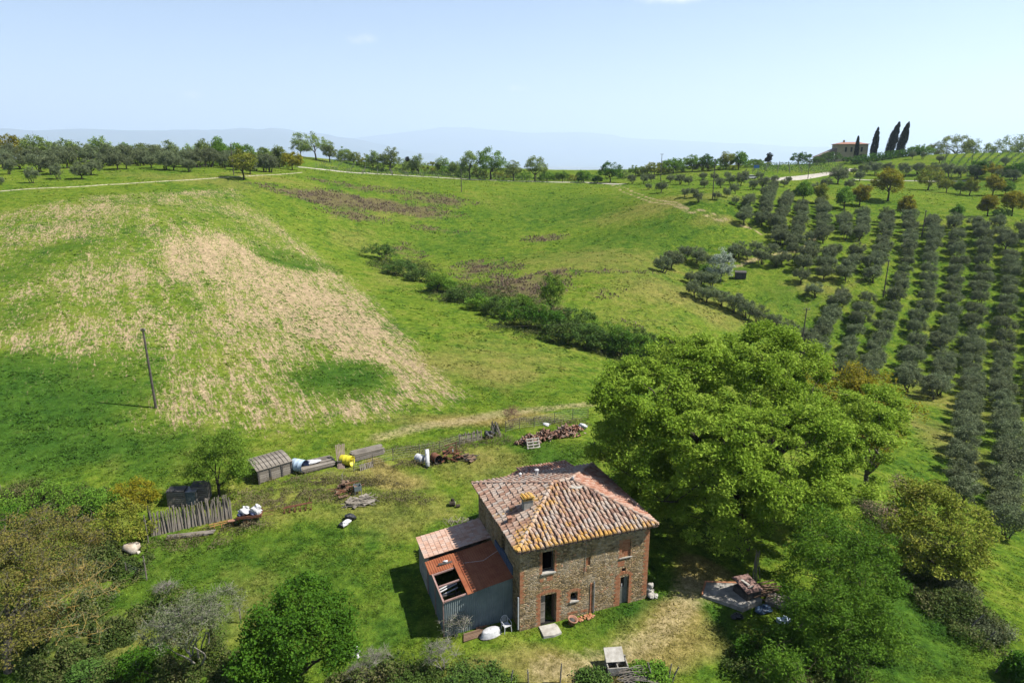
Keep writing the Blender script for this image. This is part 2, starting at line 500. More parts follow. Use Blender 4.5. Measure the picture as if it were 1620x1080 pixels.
def set_masks(me, x, y):
    soil, lush, dry, scr, path = masks(x, y)
    one = np.ones(len(x))
    for nm, arr in (('mask_a', (soil, lush, dry)), ('mask_b', (scr, path, np.zeros(len(x))))):
        at = me.attributes.new(nm, 'FLOAT_COLOR', 'POINT')
        at.data.foreach_set('color', np.c_[arr[0], arr[1], arr[2], one].astype(np.float32).ravel())

def ground_material(name, grass=False):
    m, nt, out = nmat(name)
    geo = N(nt, 'ShaderNodeNewGeometry'); pos = geo.outputs['Position']
    def sep(nm):
        a = N(nt, 'ShaderNodeAttribute', attribute_name=nm); s = N(nt, 'ShaderNodeSeparateColor')
        nt.links.new(a.outputs['Color'], s.inputs[0]); return s.outputs
    A, B = sep('mask_a'), sep('mask_b')
    n_big = noise(nt, 0.045, 4, 0.6, pos); n_mid = noise(nt, 0.35, 5, 0.65, pos); n_fine = noise(nt, 2.6, 5, 0.7, pos); n_vf = noise(nt, 9.0, 3, 0.7, pos)
    n_m2 = noise(nt, 1.1, 5, .7, pos)
    v = mth(nt, 'ADD', mth(nt, 'ADD', mth(nt, 'MULTIPLY', n_mid.outputs[0], .4), mth(nt, 'MULTIPLY', n_m2.outputs[0], .3)), mth(nt, 'MULTIPLY', n_big.outputs[0], .3))
    r = ramp(nt, [(0.35, (.034,.085,.015)), (0.43, (.08,.155,.018)), (0.51, (.138,.208,.022)), (0.59, (.19,.23,.035)), (0.69, (.27,.255,.08))])
    nt.links.new(v, r.inputs[0]); col = r.outputs[0]
    # lush, dry
    col = mixc(nt, mth(nt, 'MULTIPLY', A[1], .85), col, mixc(nt, n_mid.outputs[0], (.026,.078,.014), (.062,.148,.018)))
    dn = mrange(nt, mth(nt, 'ADD', A[2], mth(nt, 'MULTIPLY', n_mid.outputs[0], .6)), .38, 1.05)
    col = mixc(nt, dn, col, mixc(nt, n_fine.outputs[0], (.20,.19,.03), (.36,.28,.12)))
    sc = mrange(nt, mth(nt, 'ADD', B[0], mth(nt, 'MULTIPLY', n_mid.outputs[0], 1.4)), 1.02, 1.4)
    col = mixc(nt, mth(nt, 'MULTIPLY', sc, .8), col, mixc(nt, n_fine.outputs[0], (.12,.095,.05), (.20,.145,.09)))
    # ploughed soil shows through in streaks
    mp = N(nt, 'ShaderNodeMapping'); mp.vector_type = 'POINT'
    mp.inputs['Rotation'].default_value = (0, 0, -math.atan2(ROWDIR[1], ROWDIR[0])); nt.links.new(pos, mp.inputs[0])
    mp2 = N(nt, 'ShaderNodeMapping'); mp2.inputs['Scale'].default_value = (.16, 1, 1); nt.links.new(mp.outputs[0], mp2.inputs[0])
    n_st = noise(nt, 1.3, 5, 0.75, mp2.outputs[0])
    n_sf = noise(nt, 4.5, 6, 0.8, mp2.outputs[0])
    dn_ = mth(nt, 'ADD', mth(nt, 'MULTIPLY_ADD', n_st.outputs[0], 1.2, -.6), mth(nt, 'MULTIPLY_ADD', n_sf.outputs[0], 2.6, -1.3))
    sv = mth(nt, 'ADD', A[0], dn_)
    sm = mth(nt, 'MULTIPLY', mrange(nt, sv, .36, .66), mrange(nt, A[0], .02, .12))
    soilc = mixc(nt, n_fine.outputs[0], (.27,.19,.105), (.62,.48,.30))
    col = mixc(nt, sm, col, soilc)
    pm = mrange(nt, mth(nt, 'ADD', B[1], mth(nt, 'MULTIPLY', n_fine.outputs[0], .8)), .7, 1.1)
    col = mixc(nt, mth(nt, 'MULTIPLY', pm, .85), col, mixc(nt, n_vf.outputs[0], (.30,.24,.12), (.52,.42,.24)))
    # fine speckle
    sp = mrange(nt, mth(nt, 'ADD', mth(nt, 'MULTIPLY', n_vf.outputs[0], .3), mth(nt, 'ADD', mth(nt, 'MULTIPLY', n_fine.outputs[0], .4), mth(nt, 'MULTIPLY', n_m2.outputs[0], .3))), .38, .62, .42, 1.5)
    col = mixc(nt, 1.0, col, sp, 'MULTIPLY')
    if not grass:
        # the far plain: fields, woods and villages of the valley
        dist = N(nt, 'ShaderNodeVectorMath', operation='LENGTH'); nt.links.new(pos, dist.inputs[0])
        fm = mrange(nt, dist.outputs['Value'], 600, 2500)
        vo = N(nt, 'ShaderNodeTexVoronoi'); vo.inputs['Scale'].default_value = .0022; nt.links.new(pos, vo.inputs['Vector'])
        rr = ramp(nt, [(0, (.03,.05,.025)), (.35, (.07,.11,.035)), (.6, (.14,.16,.06)), (.85, (.3,.26,.16)), (1, (.45,.4,.33))])
        sepc = N(nt, 'ShaderNodeSeparateColor'); nt.links.new(vo.outputs['Color'], sepc.inputs[0]); nt.links.new(sepc.outputs[0], rr.inputs[0])
        col = mixc(nt, fm, col, rr.outputs[0])
    bh = mth(nt, 'ADD', mth(nt, 'MULTIPLY', n_fine.outputs[0], .8), mth(nt, 'MULTIPLY', n_vf.outputs[0], .5))
    bh = mth(nt, 'ADD', bh, mth(nt, 'MULTIPLY', n_mid.outputs[0], 1.2))
    if grass:
        oi = mrange(nt, geo.outputs['Random Per Island'], 0, 1, 1.0, 2.1)
        col = mixc(nt, 1.0, col, oi, 'MULTIPLY')
        b = N(nt, 'ShaderNodeBsdfPrincipled'); b.inputs['Roughness'].default_value = .7; b.inputs['Specular IOR Level'].default_value = .03
        nt.links.new(col, b.inputs['Base Color'])
        tr = N(nt, 'ShaderNodeBsdfTranslucent'); nt.links.new(col, tr.inputs['Color'])
        mx = N(nt, 'ShaderNodeMixShader'); mx.inputs[0].default_value = .35
        nt.links.new(b.outputs[0], mx.inputs[1]); nt.links.new(tr.outputs[0], mx.inputs[2]); nt.links.new(mx.outputs[0], out.inputs['Surface'])
    else:
        bsdf(nt, out, col, .95, bh, .35, .55, .0)
    return m

def build_ground():
    az = np.radians(np.concatenate([np.arange(-180, -50, 4), np.arange(-50, 50, .3), np.arange(50, 180, 4)]))
    rr = np.concatenate([[0.5, 6, 14], np.arange(20, 110, .55), np.arange(110, 420, 1.25), np.geomspace(421, 60000, 90)])
    X = np.outer(rr, np.sin(az)); Y = np.outer(rr, np.cos(az))
    x, y = X.ravel(), Y.ravel(); z = height(x, y)
    nr, na = len(rr), len(az)
    i = np.arange(nr-1)[:, None]; j = np.arange(na)[None]
    a = i*na+j; b = i*na+(j+1) % na; c = (i+1)*na+(j+1) % na; d = (i+1)*na+j
    faces = np.stack([a, d, c, b], -1).reshape(-1, 4)
    cen = len(x)
    me = np_mesh('ground', np.c_[x, y, z], faces[:, ::-1], ground_material('ground_meadow'), True)
    set_masks(me, x, y)
    o = link('ground', me); tag(o, kind='structure')
    return o
build_ground()

def build_hills():
    prof_a = [(-400,225),(-200,215),(0,207),(60,206),(130,202),(200,205),(280,207),(360,206),(430,206),(500,213),(560,219),(620,232),(700,250)]
    prof_b = [(300,245),(430,232),(500,222),(560,218),(620,212),(660,207),(705,203),(760,206),(800,208),(850,214),(930,213),(980,217),(1050,220),(1120,224),(1180,229),(1260,236),(1400,238),(1700,240),(2100,242)]
    for prof, R in ((prof_a, 24000), (prof_b, 34000)):
        xs = np.array([p[0] for p in prof], float); ys = np.array([p[1] for p in prof], float)
        px = np.linspace(xs[0], xs[-1], 420); py = np.interp(px, xs, ys)
        u = (px-810)/F; v = (540-py)/F
        az = np.arctan2(u, _c+v*_s); el = (-_s+v*_c)/np.hypot(u, _c+v*_s)
        top = CAMH + el*R
        V = []; nr = 28
        for k in range(nr):
            t = k/(nr-1); r = R*(0.78+0.44*t); sh = math.sin(math.pi*t)**1.3
            xx, yy = r*np.sin(az), r*np.cos(az)
            nz = (vnoise(xx, yy, 2600, 8, 5)-.5)*520*math.sin(math.pi*t)*(1 if abs(t-.5) > .03 else .25)
            V.append(np.c_[xx, yy, -260 + (top+260)*sh + nz])
        V = np.concatenate(V); na = len(az)
        i = np.arange(nr-1)[:, None]; j = np.arange(na-1)[None]
        faces = np.stack([i*na+j, i*na+j+1, (i+1)*na+j+1, (i+1)*na+j], -1).reshape(-1, 4)
        o = link('hills', np_mesh('hills', V, faces, M_HILL, True)); tag(o, kind='structure')
M_HILL = simple('wooded_hill', (.03,.05,.03), (.09,.1,.05), .0015, .95, .0)
build_hills()

# roads: sheets laid on the ground
def strip(name, pp, w, mat, lift=.05, world=False, step=2.0):
    P = [Vector(q) if world else Vector(gp(*q)[:2]) for q in pp]
    P = [Vector((p[0], p[1])) for p in P]
    pts = []
    for a, b, wa, wb in zip(P[:-1], P[1:], w[:-1], w[1:]):
        n = max(1, int((b-a).length / step))
        for k in range(n): pts.append((a.lerp(b, k/n), wa+(wb-wa)*k/n))
    pts.append((P[-1], w[-1]))
    V = []; Fc = []; nc = 5
    for i, (p, ww) in enumerate(pts):
        t = (pts[min(i+1, len(pts)-1)][0] - pts[max(i-1, 0)][0]).normalized(); nrm = Vector((-t.y, t.x))
        for c in range(nc):
            q = p + nrm * ww * (c/(nc-1)-.5)
            V.append((q.x, q.y, H(q.x, q.y) + lift + (0.03 if c not in (0, nc-1) else -.25)))
    for i in range(len(pts)-1):
        for c in range(nc-1): Fc.append((i*nc+c, i*nc+c+1, (i+1)*nc+c+1, (i+1)*nc+c))
    o = link(name, np_mesh(name, V, Fc, mat, True)); tag(o, kind='structure')
    return o
M_GRAVEL = simple('white_gravel', (.36,.33,.27), (.62,.57,.49), 1.2, .95, .03)
M_TRACK = simple('pale_track', (.24,.23,.13), (.52,.47,.34), 1.5, .95, .03)
strip('gravel_road', [(-90,310),(0,303),(100,297),(200,291),(300,285),(380,279.5),(440,276.5),(478,273)], [.5]*8, M_TRACK, .1)
strip('gravel_road', [(470,264.5),(500,267.5),(530,270.5),(580,274),(640,278),(700,281.5),(760,285),(850,287.5),(930,289),(990,291.5)], [3,4,6,3,2.4,2.2,2.2,2.2,2.4,4], M_GRAVEL, .15)
strip('gravel_road', [(1215,284),(1245,283.5),(1275,280),(1310,274),(1350,267.5)], [9,10,8,6,5], M_GRAVEL, .15)
strip('gravel_road', [(1350,284),(1400,285.5),(1460,286.5),(1530,286.5)], [1.4,1.5,1.5,1.2], M_GRAVEL, .12)

# near grass: real blades, far too many to count
def build_grass():
    m = ground_material('grass_blades', True)
    n = 420000
    az = rng.uniform(-math.radians(42), math.radians(42), n)
    r = 30 + (95-30) * rng.random(n)**1.1
    x, y = r*np.sin(az), r*np.cos(az)
    soil, lush, dry, scr, path = masks(x, y)
    dens = vnoise(x, y, 1.6, 61, 3)
    keep = (rng.random(n) < np.clip((dens-.35)*3, .02, 1)*np.clip((92-r)/45, 0, 1)) & (rng.random(n) > soil*1.25) & (rng.random(n) > path*1.1)
    # not under the buildings or slabs
    A = math.radians(19.5); lx = (x-.47)*math.cos(A)+(y-35.9)*math.sin(A); ly = -(x-.47)*math.sin(A)+(y-35.9)*math.cos(A)
    keep &= ~((lx > -4.7) & (lx < 9) & (ly > -.05) & (ly < 9))
    keep &= ~((lx > 11.3) & (lx < 15.4) & (ly > -3) & (ly < .6))
    x, y, r = x[keep], y[keep], r[keep]; lush, dry = lush[keep], dry[keep]
    n = len(x); z = height(x, y)
    hgt = (.03 + .09*rng.random(n)**2) * (.75 + .9*lush) * (1 + .3*(vnoise(x, y, 5, 63)-.5)) * np.clip(r/55, .9, 1.5)
    wid = (.03 + .04*rng.random(n)) * np.clip(r/45, .9, 2.0)
    V = np.empty((n, 2, 3, 3)); 
    for b in range(2):
        th = rng.uniform(0, 2*np.pi, n); ox, oy = rng.normal(0, .07, n), rng.normal(0, .07, n)
        le = rng.normal(0, 1.5, (n, 2)) * hgt[:, None]
        cx, cy = x+ox, y+oy
        V[:, b, 0] = np.c_[cx-np.cos(th)*wid, cy-np.sin(th)*wid, z-.02]
        V[:, b, 1] = np.c_[cx+np.cos(th)*wid, cy+np.sin(th)*wid, z-.02]
        V[:, b, 2] = np.c_[cx+le[:, 0], cy+le[:, 1], z+hgt]
    V = V.reshape(-1, 3); f = np.arange(len(V)).reshape(-1, 3)
    me = np_mesh('grass', V, f, m)
    rep = lambda a: np.repeat(a, 6)
    so, lu, dr, sc_, pa = masks(x, y)
    for nm, arr in (('mask_a', (so*0, lu, dr)), ('mask_b', (sc_, pa*0, pa*0))):
        at = me.attributes.new(nm, 'FLOAT_COLOR', 'POINT')
        at.data.foreach_set('color', np.c_[rep(arr[0]), rep(arr[1]), rep(arr[2]), np.ones(len(V))].astype(np.float32).ravel())
    o = link('grass', me); tag(o, 'short green meadow grass growing round the farmhouse and over the near fields', 'grass', kind='stuff')
build_grass()

def build_tufts(name, lab, n, r0, r1, hr, wr, thr, which, seed):
    """weeds and tall grass of the far meadow"""
    rg = np.random.default_rng(seed)
    az = rg.uniform(-math.radians(41), math.radians(41), n); r = r0 + (r1-r0)*rg.random(n)**1.2
    x, y = r*np.sin(az), r*np.cos(az); soil, lush, dry, scr, path = masks(x, y)
    v = vnoise(x, y, 3.2, seed, 3)*.7 + vnoise(x, y, .9, seed+1, 2)*.3
    if which == 'scrub': keep = (rg.random(n) < scr*np.clip((v-.40)*7, 0, 1)*1.5) & (scr > .22)
    else: keep = (rg.random(n) < np.clip((v-thr)*6, 0, 1)) & (rg.random(n) > soil*1.1) & (path < .2)
    x, y = x[keep], y[keep]; n = len(x); z = height(x, y)
    h = rg.uniform(*hr, n)*(r[keep]/150)**.35; w = rg.uniform(*wr, n); th = rg.uniform(0, np.pi, n); V = np.empty((n, 4, 3)); cs, sn = np.cos(th)*w, np.sin(th)*w; ln = rg.normal(0, .35, (n, 2))*h[:, None]
    V[:, 0] = np.c_[x-cs, y-sn, z-.03]; V[:, 1] = np.c_[x+cs, y+sn, z-.03]; V[:, 2] = np.c_[x+cs*.5+ln[:, 0], y+sn*.5+ln[:, 1], z+h]; V[:, 3] = np.c_[x-cs*.6+ln[:, 0], y-sn*.6+ln[:, 1], z+h*.85]
    V = V.reshape(-1, 3); me = np_mesh(name, V, np.arange(len(V)).reshape(-1, 4), M_STALK if which == 'scrub' else M_GRASSB)
    if which != 'scrub':
        so, lu, dr, sc_, pa = (a[keep] for a in (soil, lush, dry, scr, path)); rep = lambda a: np.repeat(a, 4)
        for nm, arr in (('mask_a', (so*0, lu, dr)), ('mask_b', (sc_, pa*0, pa*0))):
            at = me.attributes.new(nm, 'FLOAT_COLOR', 'POINT'); at.data.foreach_set('color', np.c_[rep(arr[0]), rep(arr[1]), rep(arr[2]), np.ones(len(V))].astype(np.float32).ravel())
    o = link(name, me); tag(o, lab, 'grass' if which != 'scrub' else 'weeds', kind='stuff')
M_GRASSB = bpy.data.materials['grass_blades']
M_STALK = leafmat('dead_stalk', [(.14,.095,.07), (.24,.165,.13), (.34,.26,.21)], .2, 0, .5)
build_tufts('meadow_tufts', 'taller tufts of weeds and grass scattered over the far meadow', 150000, 85, 300, (.05,.16), (.12,.34), .52, 'grass', 301)
build_tufts('dead_weeds', 'purple-brown dead weed stalks in patches over the far meadow', 420000, 95, 280, (.12,.42), (.05,.16), 0, 'scrub', 302)

M_UNDER = leafmat('undergrowth_leaf', [(.04,.075,.02), (.09,.15,.03), (.17,.19,.06), (.26,.22,.12)], .25, 0, .35)
M_DRYU = leafmat('dry_bank_leaf', [(.09,.08,.04), (.17,.15,.07), (.26,.22,.12), (.34,.28,.17)], .25, 0, .5)
def undergrowth(lab, regs, per, hmax, size, mat, seed):
    rg = np.random.default_rng(seed); C = []
    for q in regs:
        cx, cy, rx, ry = ell(*q); n = int(per*math.pi*rx*ry); a = rg.uniform(0, 2*np.pi, n); r = rg.random(n)**.5
        x = cx+rx*r*np.cos(a); y = cy+ry*r*np.sin(a); v = vnoise(x, y, 1.5, seed, 3); k = (v > .38) & (rg.random(n) < 1.3-r)
        x, y, v = x[k], y[k], v[k]; C.append(np.c_[x, y, height(x, y) + hmax*np.clip((v-.38)*3.2, .05, 1)*rg.random(len(x))**.6])
    V = leaf_cards(np.concatenate(C), size, rg, .3, .5)
    tag(link('undergrowth', np_mesh('undergrowth', V, np.arange(len(V)).reshape(-1, 4), mat)), lab, 'undergrowth', kind='stuff')

# ------------------------------------------------------------------ vegetation
def leaf_cards(cen, size, rg, up=0.4, aspect=0.55):
    """rhombic leaves at centres (n,3)"""
    n = len(cen)
    nv = rg.normal(size=(n, 3)); nv[:, 2] = np.abs(nv[:, 2]) + up; nv /= np.linalg.norm(nv, axis=1)[:, None]
    t = rg.normal(size=(n, 3)); t -= nv * (t*nv).sum(1)[:, None]; t /= np.linalg.norm(t, axis=1)[:, None]
    b = np.cross(nv, t)
    s = (size * (0.6 + 0.8*rg.random(n)))[:, None]
    V = np.stack([cen - t*s, cen + b*s*aspect + nv*s*.12, cen + t*s, cen - b*s*aspect + nv*s*.12], 1)
    return V.reshape(-1, 3)
def crown_mesh(name, clumps, per, size, rg, mat, up=0.4, flat=.75, aspect=.55, hollow=.5):
    """clumps: list of (centre, radius)"""
    out = []
    for c, r in clumps:
        k = max(6, int(per * (0.7+.6*rg.random())))
        d = rg.normal(size=(k, 3)); d /= np.linalg.norm(d, axis=1)[:, None]
        q = rg.random(k)[:, None]**hollow
        p = np.array(c)[None] + d*q*np.array([r, r, r*flat])[None]
        out.append(p)
    cen = np.concatenate(out)
    V = leaf_cards(cen, size, rg, up, aspect)
    return np_mesh(name, V, np.arange(len(V)).reshape(-1, 4), mat)
def limb(mb, a, b, ra, rb, rg, sag=.12, n=5, sides=5):
    a = np.array(a, float); b = np.array(b, float); L = np.linalg.norm(b-a)
    off = rg.normal(0, sag*L*.35, 3); off[2] = abs(off[2])*.4 + L*.06
    pts = []; rad = []
    for i in range(n+1):
        t = i/n; p = a*(1-t) + b*t + off*math.sin(math.pi*t) + rg.normal(0, .012*L, 3)*(0 < i < n)
        pts.append(tuple(p)); rad.append(ra*(1-t)+rb*t)
    mb.tube(pts, rad, sides, caps=False)
    return pts
def skeleton(mb, tips, base, fork, r0, rg, nmain=5, twig=.02, spread=.5, multi=False):
    """trunk to fork height, main limbs, then a branch to each tip"""
    tips = np.array(tips); c = tips.mean(0)
    f = np.array([base[0] + (c[0]-base[0])*.15, base[1] + (c[1]-base[1])*.15, fork])
    if not multi:
        mb.tube([tuple(base), tuple((np.array(base)*.6+f*.4) + rg.normal(0, r0*.4, 3)*[1,1,0]), tuple(f)], [r0*1.25, r0*.95, r0*.85], 8, caps=False)
    nodes = [(f, r0*.8)]
    order = rg.permutation(len(tips))
    for j in range(min(nmain, len(tips))):
        t = tips[order[j]]; st = f if not multi else np.array(base) + rg.normal(0, r0*1.5, 3)*[1,1,0]
        e = st + (t-st)*.62
        P = limb(mb, st, e, r0*.6, r0*.3, rg, .25, 5, 6)
        for i, p in enumerate(P[1:]): nodes.append((np.array(p), r0*(.6-.3*(i+1)/5)))
    for j in order:
        t = tips[j]
        best = min(nodes, key=lambda nd: np.linalg.norm(nd[0]-t) + .35*max(0, nd[0][2]-t[2]+.2)*3)
        ra = min(best[1]*.6, r0*.3); P = limb(mb, best[0], t, ra, twig, rg, .22, 4, 4)
        nodes.append((np.array(P[2]), ra*.7)); nodes.append((np.array(P[3]), ra*.5))
def lobes_to_clumps(lobes, n, rg, r=(.5, .9), shell=.45, bottom=-.55):
    """lobes: (cx,cy,cz,rx,ry,rz)"""
    vol = np.array([l[3]*l[4]+l[4]*l[5]+l[3]*l[5] for l in lobes]); vol = vol/vol.sum()
    out = []
    while len(out) < n:
        l = lobes[rg.choice(len(lobes), p=vol)]
        d = rg.normal(size=3); d /= np.linalg.norm(d)
        if d[2] < bottom: continue
        q = rg.random()**shell
        p = np.array(l[:3]) + d*np.array(l[3:6])*q
        if q > .55 and any(((p[0]-m[0])/m[3])**2+((p[1]-m[1])/m[4])**2+((p[2]-m[2])/m[5])**2 < .5 for m in lobes if m is not l): continue
        out.append((p, rg.uniform(*r)))
    return out
def tree(name, label, cat, loc, lobes, n, per, size, mat, bark, r=(.5,.9), fork=1.5, r0=.2, seed=0, group=None, up=.4, nmain=5, rz=0., multi=False,
         flat=.75, twig=.02, shell=.45, bottom=-.55, extra_twigs=0, hollow=.5, aspect=.55, crownname='crown', foot=(0, 0)):
    rg = np.random.default_rng(seed+100)
    root = empty(name, loc, rz, label, cat, group)
    cl = lobes_to_clumps(lobes, n, rg, r, shell, bottom)
    tr = MB(); base = (foot[0], foot[1], -.25)
    skeleton(tr, [c for c, _ in cl], base, fork, r0, rg, nmain, twig, multi=multi)
    for _ in range(extra_twigs):
        c, q = cl[rg.integers(len(cl))]; d = rg.normal(size=3); d[2] = abs(d[2])*.6; d /= np.linalg.norm(d)
        limb(tr, c, np.array(c)+d*q*rg.uniform(.8, 1.6), twig, twig*.4, rg, .3, 3, 3)
    t = tr.build('trunk', bark, root, True)
    k = link(crownname, crown_mesh(name+'_crown', cl, per, size, rg, mat, up, flat, aspect, hollow), root)
    CH[root.name] = [t, k]
    return root
def dup_tree(proto, loc, rz, s, label, group=None, name=None, cat=None, tilt=0.):
    c = proto.copy(); COL.objects.link(c)
    for ch in CH[proto.name]:
        d = ch.copy(); COL.objects.link(d); d.parent = c
    c.location = loc; c.rotation_euler = (tilt, 0, rz)
    c.scale = s if hasattr(s, '__len__') else (s, s, s)
    c['label'] = label
    if group: c['group'] = group
    elif 'group' in c: del c['group']
    if cat: c['category'] = cat
    return c

undergrowth('tangled low undergrowth under the trees along the bottom left of the picture', [(60,980,110,70),(200,1040,160,50),(330,1070,130,30),(20,830,80,50),(150,900,90,40),(400,1060,60,30),(600,1078,90,10),(1260,1060,120,40),(1500,960,60,50),(1430,850,50,40),(100,800,120,26),(150,1060,120,40),(260,990,90,40)], 520, 1.3, .085, M_UNDER, 401)
undergrowth('dry brownish bank of weeds behind the stick fence and the scrap heap', [(470,785,110,14),(570,765,80,10),(420,800,60,10),(700,712,90,8),(640,735,60,8),(870,668,70,6),(640,790,50,12),(500,760,120,8),(760,700,70,8),(380,835,60,8),(300,860,70,6)], 260, .6, .055, M_DRYU, 402)
undergrowth('rough weeds and brambles along the ditch across the meadow', [(640,425,60,14),(740,465,80,18),(860,520,100,22),(980,560,60,14),(800,480,80,12)], 70, .9, .12, M_UNDER, 403)

M_BARK = simple('grey_bark', (.09,.075,.055), (.20,.175,.14), 3, .95, .05, stretch=(3,3,.6))
M_BARKD = simple('dark_bark', (.035,.028,.02), (.09,.07,.05), 3, .95, .05)
M_BARKL = simple('pale_bark', (.22,.20,.17), (.42,.39,.33), 4, .9, .03)
M_BARKM = simple('mid_grey_bark', (.20,.185,.15), (.42,.39,.33), 4, .9, .03)
M_LICH = simple('lichen_bark', (.30,.20,.04), (.50,.36,.10), 2.2, .95, .03, c3=(.25,.22,.18))
L_OLIVE = leafmat('olive_leaf', [(0.113,0.146,0.063), (0.209,0.258,0.120), (0.341,0.397,0.216)], .2, .16, .8)
L_OAK = leafmat('fresh_oak_leaf', [(0.153,0.282,0.020), (0.266,0.444,0.036), (0.409,0.596,0.066), (0.490,0.649,0.092)], .38, .05, .35)
L_FRESH = leafmat('fresh_leaf', [(0.102,0.224,0.024), (0.184,0.347,0.037), (0.306,0.469,0.061)], .35, .12, .5)
L_YEL = leafmat('yellow_green_leaf', [(0.240,0.256,0.019), (0.352,0.336,0.024), (0.480,0.384,0.032)], .35, .1, .5)
L_WILLOW = leafmat('willow_leaf', [(0.064,0.160,0.019), (0.120,0.256,0.024), (0.192,0.352,0.032)], .35, .08, .5)
L_DARK = leafmat('deep_green_leaf', [(0.040,0.120,0.013), (0.080,0.200,0.016), (0.144,0.288,0.022)], .3, .08, .8)
L_BUD = leafmat('bronze_bud_leaf', [(0.155,0.169,0.031), (0.241,0.238,0.052), (0.345,0.258,0.078)], .3, .1, .6)
L_BRONZE = leafmat('bronze_green_leaf', [(0.176,0.263,0.026), (0.299,0.344,0.042), (0.387,0.324,0.070)], .3, .1, .35)
L_BRAMBLE = leafmat('bramble_leaf', [(0.063,0.126,0.027), (0.108,0.198,0.036), (0.180,0.252,0.063)], .25, .15, .7)
L_WHITE = leafmat('silver_leaf', [(0.286,0.364,0.260), (0.494,0.572,0.442), (0.676,0.728,0.598)], .3, .05, .9)
L_CYP = leafmat('cypress_leaf', [(0.010,0.021,0.010), (0.021,0.036,0.016)], .1, .1, 1.0)
L_DIST = leafmat('distant_spring_leaf', [(0.136,0.204,0.055), (0.273,0.383,0.083), (0.464,0.546,0.122)], .3, .25, .2)
L_GREY = leafmat('sparse_grey_leaf', [(0.136,0.170,0.076), (0.238,0.272,0.136)], .25, .1, .8)

# --- olive trees: a few builds, copied
OLIVES = []
for i in range(7):
    rg = np.random.default_rng(40+i)
    lob = [(0, 0, 2.45, 1.7, 1.7, 1.75)] + [(math.cos(a)*1.15, math.sin(a)*1.15, 2.1+rg.uniform(-.4,.8), 1.0, 1.0, 1.1) for a in rg.uniform(0, 6.28, 5)]
    o = tree('olive_tree', 'x', 'olive tree', (0, 0, -400), lob, 80, 85, .085, L_OLIVE, M_BARKD, (.35,.62), .8, .16, 60+i, up=.25, flat=.95, shell=.4, bottom=-.8, extra_twigs=40, twig=.015, multi=(i % 2 == 0))
    OLIVES.append(o)
_used = set()
def olive(p, s, label, group):
    i = int(rng.integers(len(OLIVES))); pr = OLIVES[i]
    loc = (p[0], p[1], H(p[0], p[1])); rz = float(rng.uniform(0, 6.28))
    sc = (s*rng.uniform(.9, 1.12), s*rng.uniform(.9, 1.12), s*rng.uniform(.88, 1.1))
    if i not in _used:
        _used.add(i); pr.location = loc; pr.rotation_euler = (0, 0, rz); pr.scale = sc; pr['label'] = label; pr['group'] = group
        return pr
    return dup_tree(pr, loc, rz, sc, label, group)

ORD = ['', 'first', 'second', 'third', 'fourth', 'fifth', 'sixth', 'seventh', 'eighth', 'ninth', 'tenth', 'eleventh', 'twelfth', 'thirteenth', 'fourteenth', 'fifteenth',
       'sixteenth', 'seventeenth', 'eighteenth', 'nineteenth', 'twentieth', '21st', '22nd', '23rd', '24th', '25th', '26th', '27th', '28th', '29th', '30th']
ORD += [f'{k}' + {1:'st',2:'nd',3:'rd'}.get(k % 10, 'th') for k in range(31, 60)]
# rows of the right-hand orchard: track of crown centres, near end first
ROWS = [
 [(1640,640),(1636,588),(1636,542),(1637,486),(1640,420),(1612,354)],
 [(1596,826),(1597,767),(1595,725),(1592,678),(1583,625),(1583,588),(1587,542),(1590,495),(1595,449),(1594,400),(1576,350)],
 [(1523,770),(1514,739),(1525,705),(1528,661),(1531,628),(1533,580),(1536,542),(1546,486),(1551,456),(1555,400),(1543,348)],
 [(1482,618),(1485,588),(1494,542),(1501,486),(1507,456),(1514,400),(1508,346)],
 [(1434,603),(1438,575),(1444,542),(1457,486),(1466,456),(1474,400),(1472,344)],
 [(1375,590),(1390,540),(1409,486),(1420,456),(1435,400),(1436,342)],
 [(1330,580),(1346,533),(1363,486),(1374,455)],
 [(1379,434),(1390,405),(1398,372),(1400,341)],
 [(1290,560),(1308,510),(1322,484),(1331,457)],
 [(1337,432),(1350,412),(1356,395)],
 [(1361,370),(1364,340)],
 [(1290,456),(1291,455)],
 [(1302,430),(1311,408),(1316,398)],
 [(1335,367),(1333,338)],
 [(1264,434),(1265,433)],
 [(1272,417),(1277,405),(1280,392)],
 [(1301,374),(1300,350),(1298,318)],
 [(1259,378),(1263,355),(1270,322)],
 [(1232,375),(1232,352),(1242,326),(1246,306)],
 [(1206,350),(1213,320),(1217,302)],
 [(1178,345),(1185,313)],
]
def march(P, sp, jit=.35):
    out = []; d = 0.0; tgt = 0.0
    for a, b in zip(P[:-1], P[1:]):
        L = (b-a).length
        while tgt <= d + L + 1e-6:
            t = (tgt-d)/max(L, 1e-6); q = a.lerp(b, t)
            out.append((q.x + rng.normal(0, jit*.5), q.y + rng.normal(0, jit)))
            tgt += sp
        d += L
    return out
for ri, row in enumerate(ROWS):
    P = []
    for q in row:
        g = gp(*q); m = mpp(g); g = gp(q[0], q[1] + 1.9*.93/m)
        P.append(Vector((g.x, g.y)))
    pts = march(P, 4.25)
    nm = ORD[ri] if ri > 0 else 'first'
    for ti, p in enumerate(pts):
        lab = f'olive tree, {ORD[ti+1]} from the near end of the {ORD[ri+1]} orchard row from the right' if ri < 6 else \
              f'olive tree, {ORD[ti+1]} from the near end of the {ORD[ri+1]} orchard row, a short one'
        olive(p, rng.uniform(.77, 1.03), lab, 'olive trees planted in the rows of the right orchard')
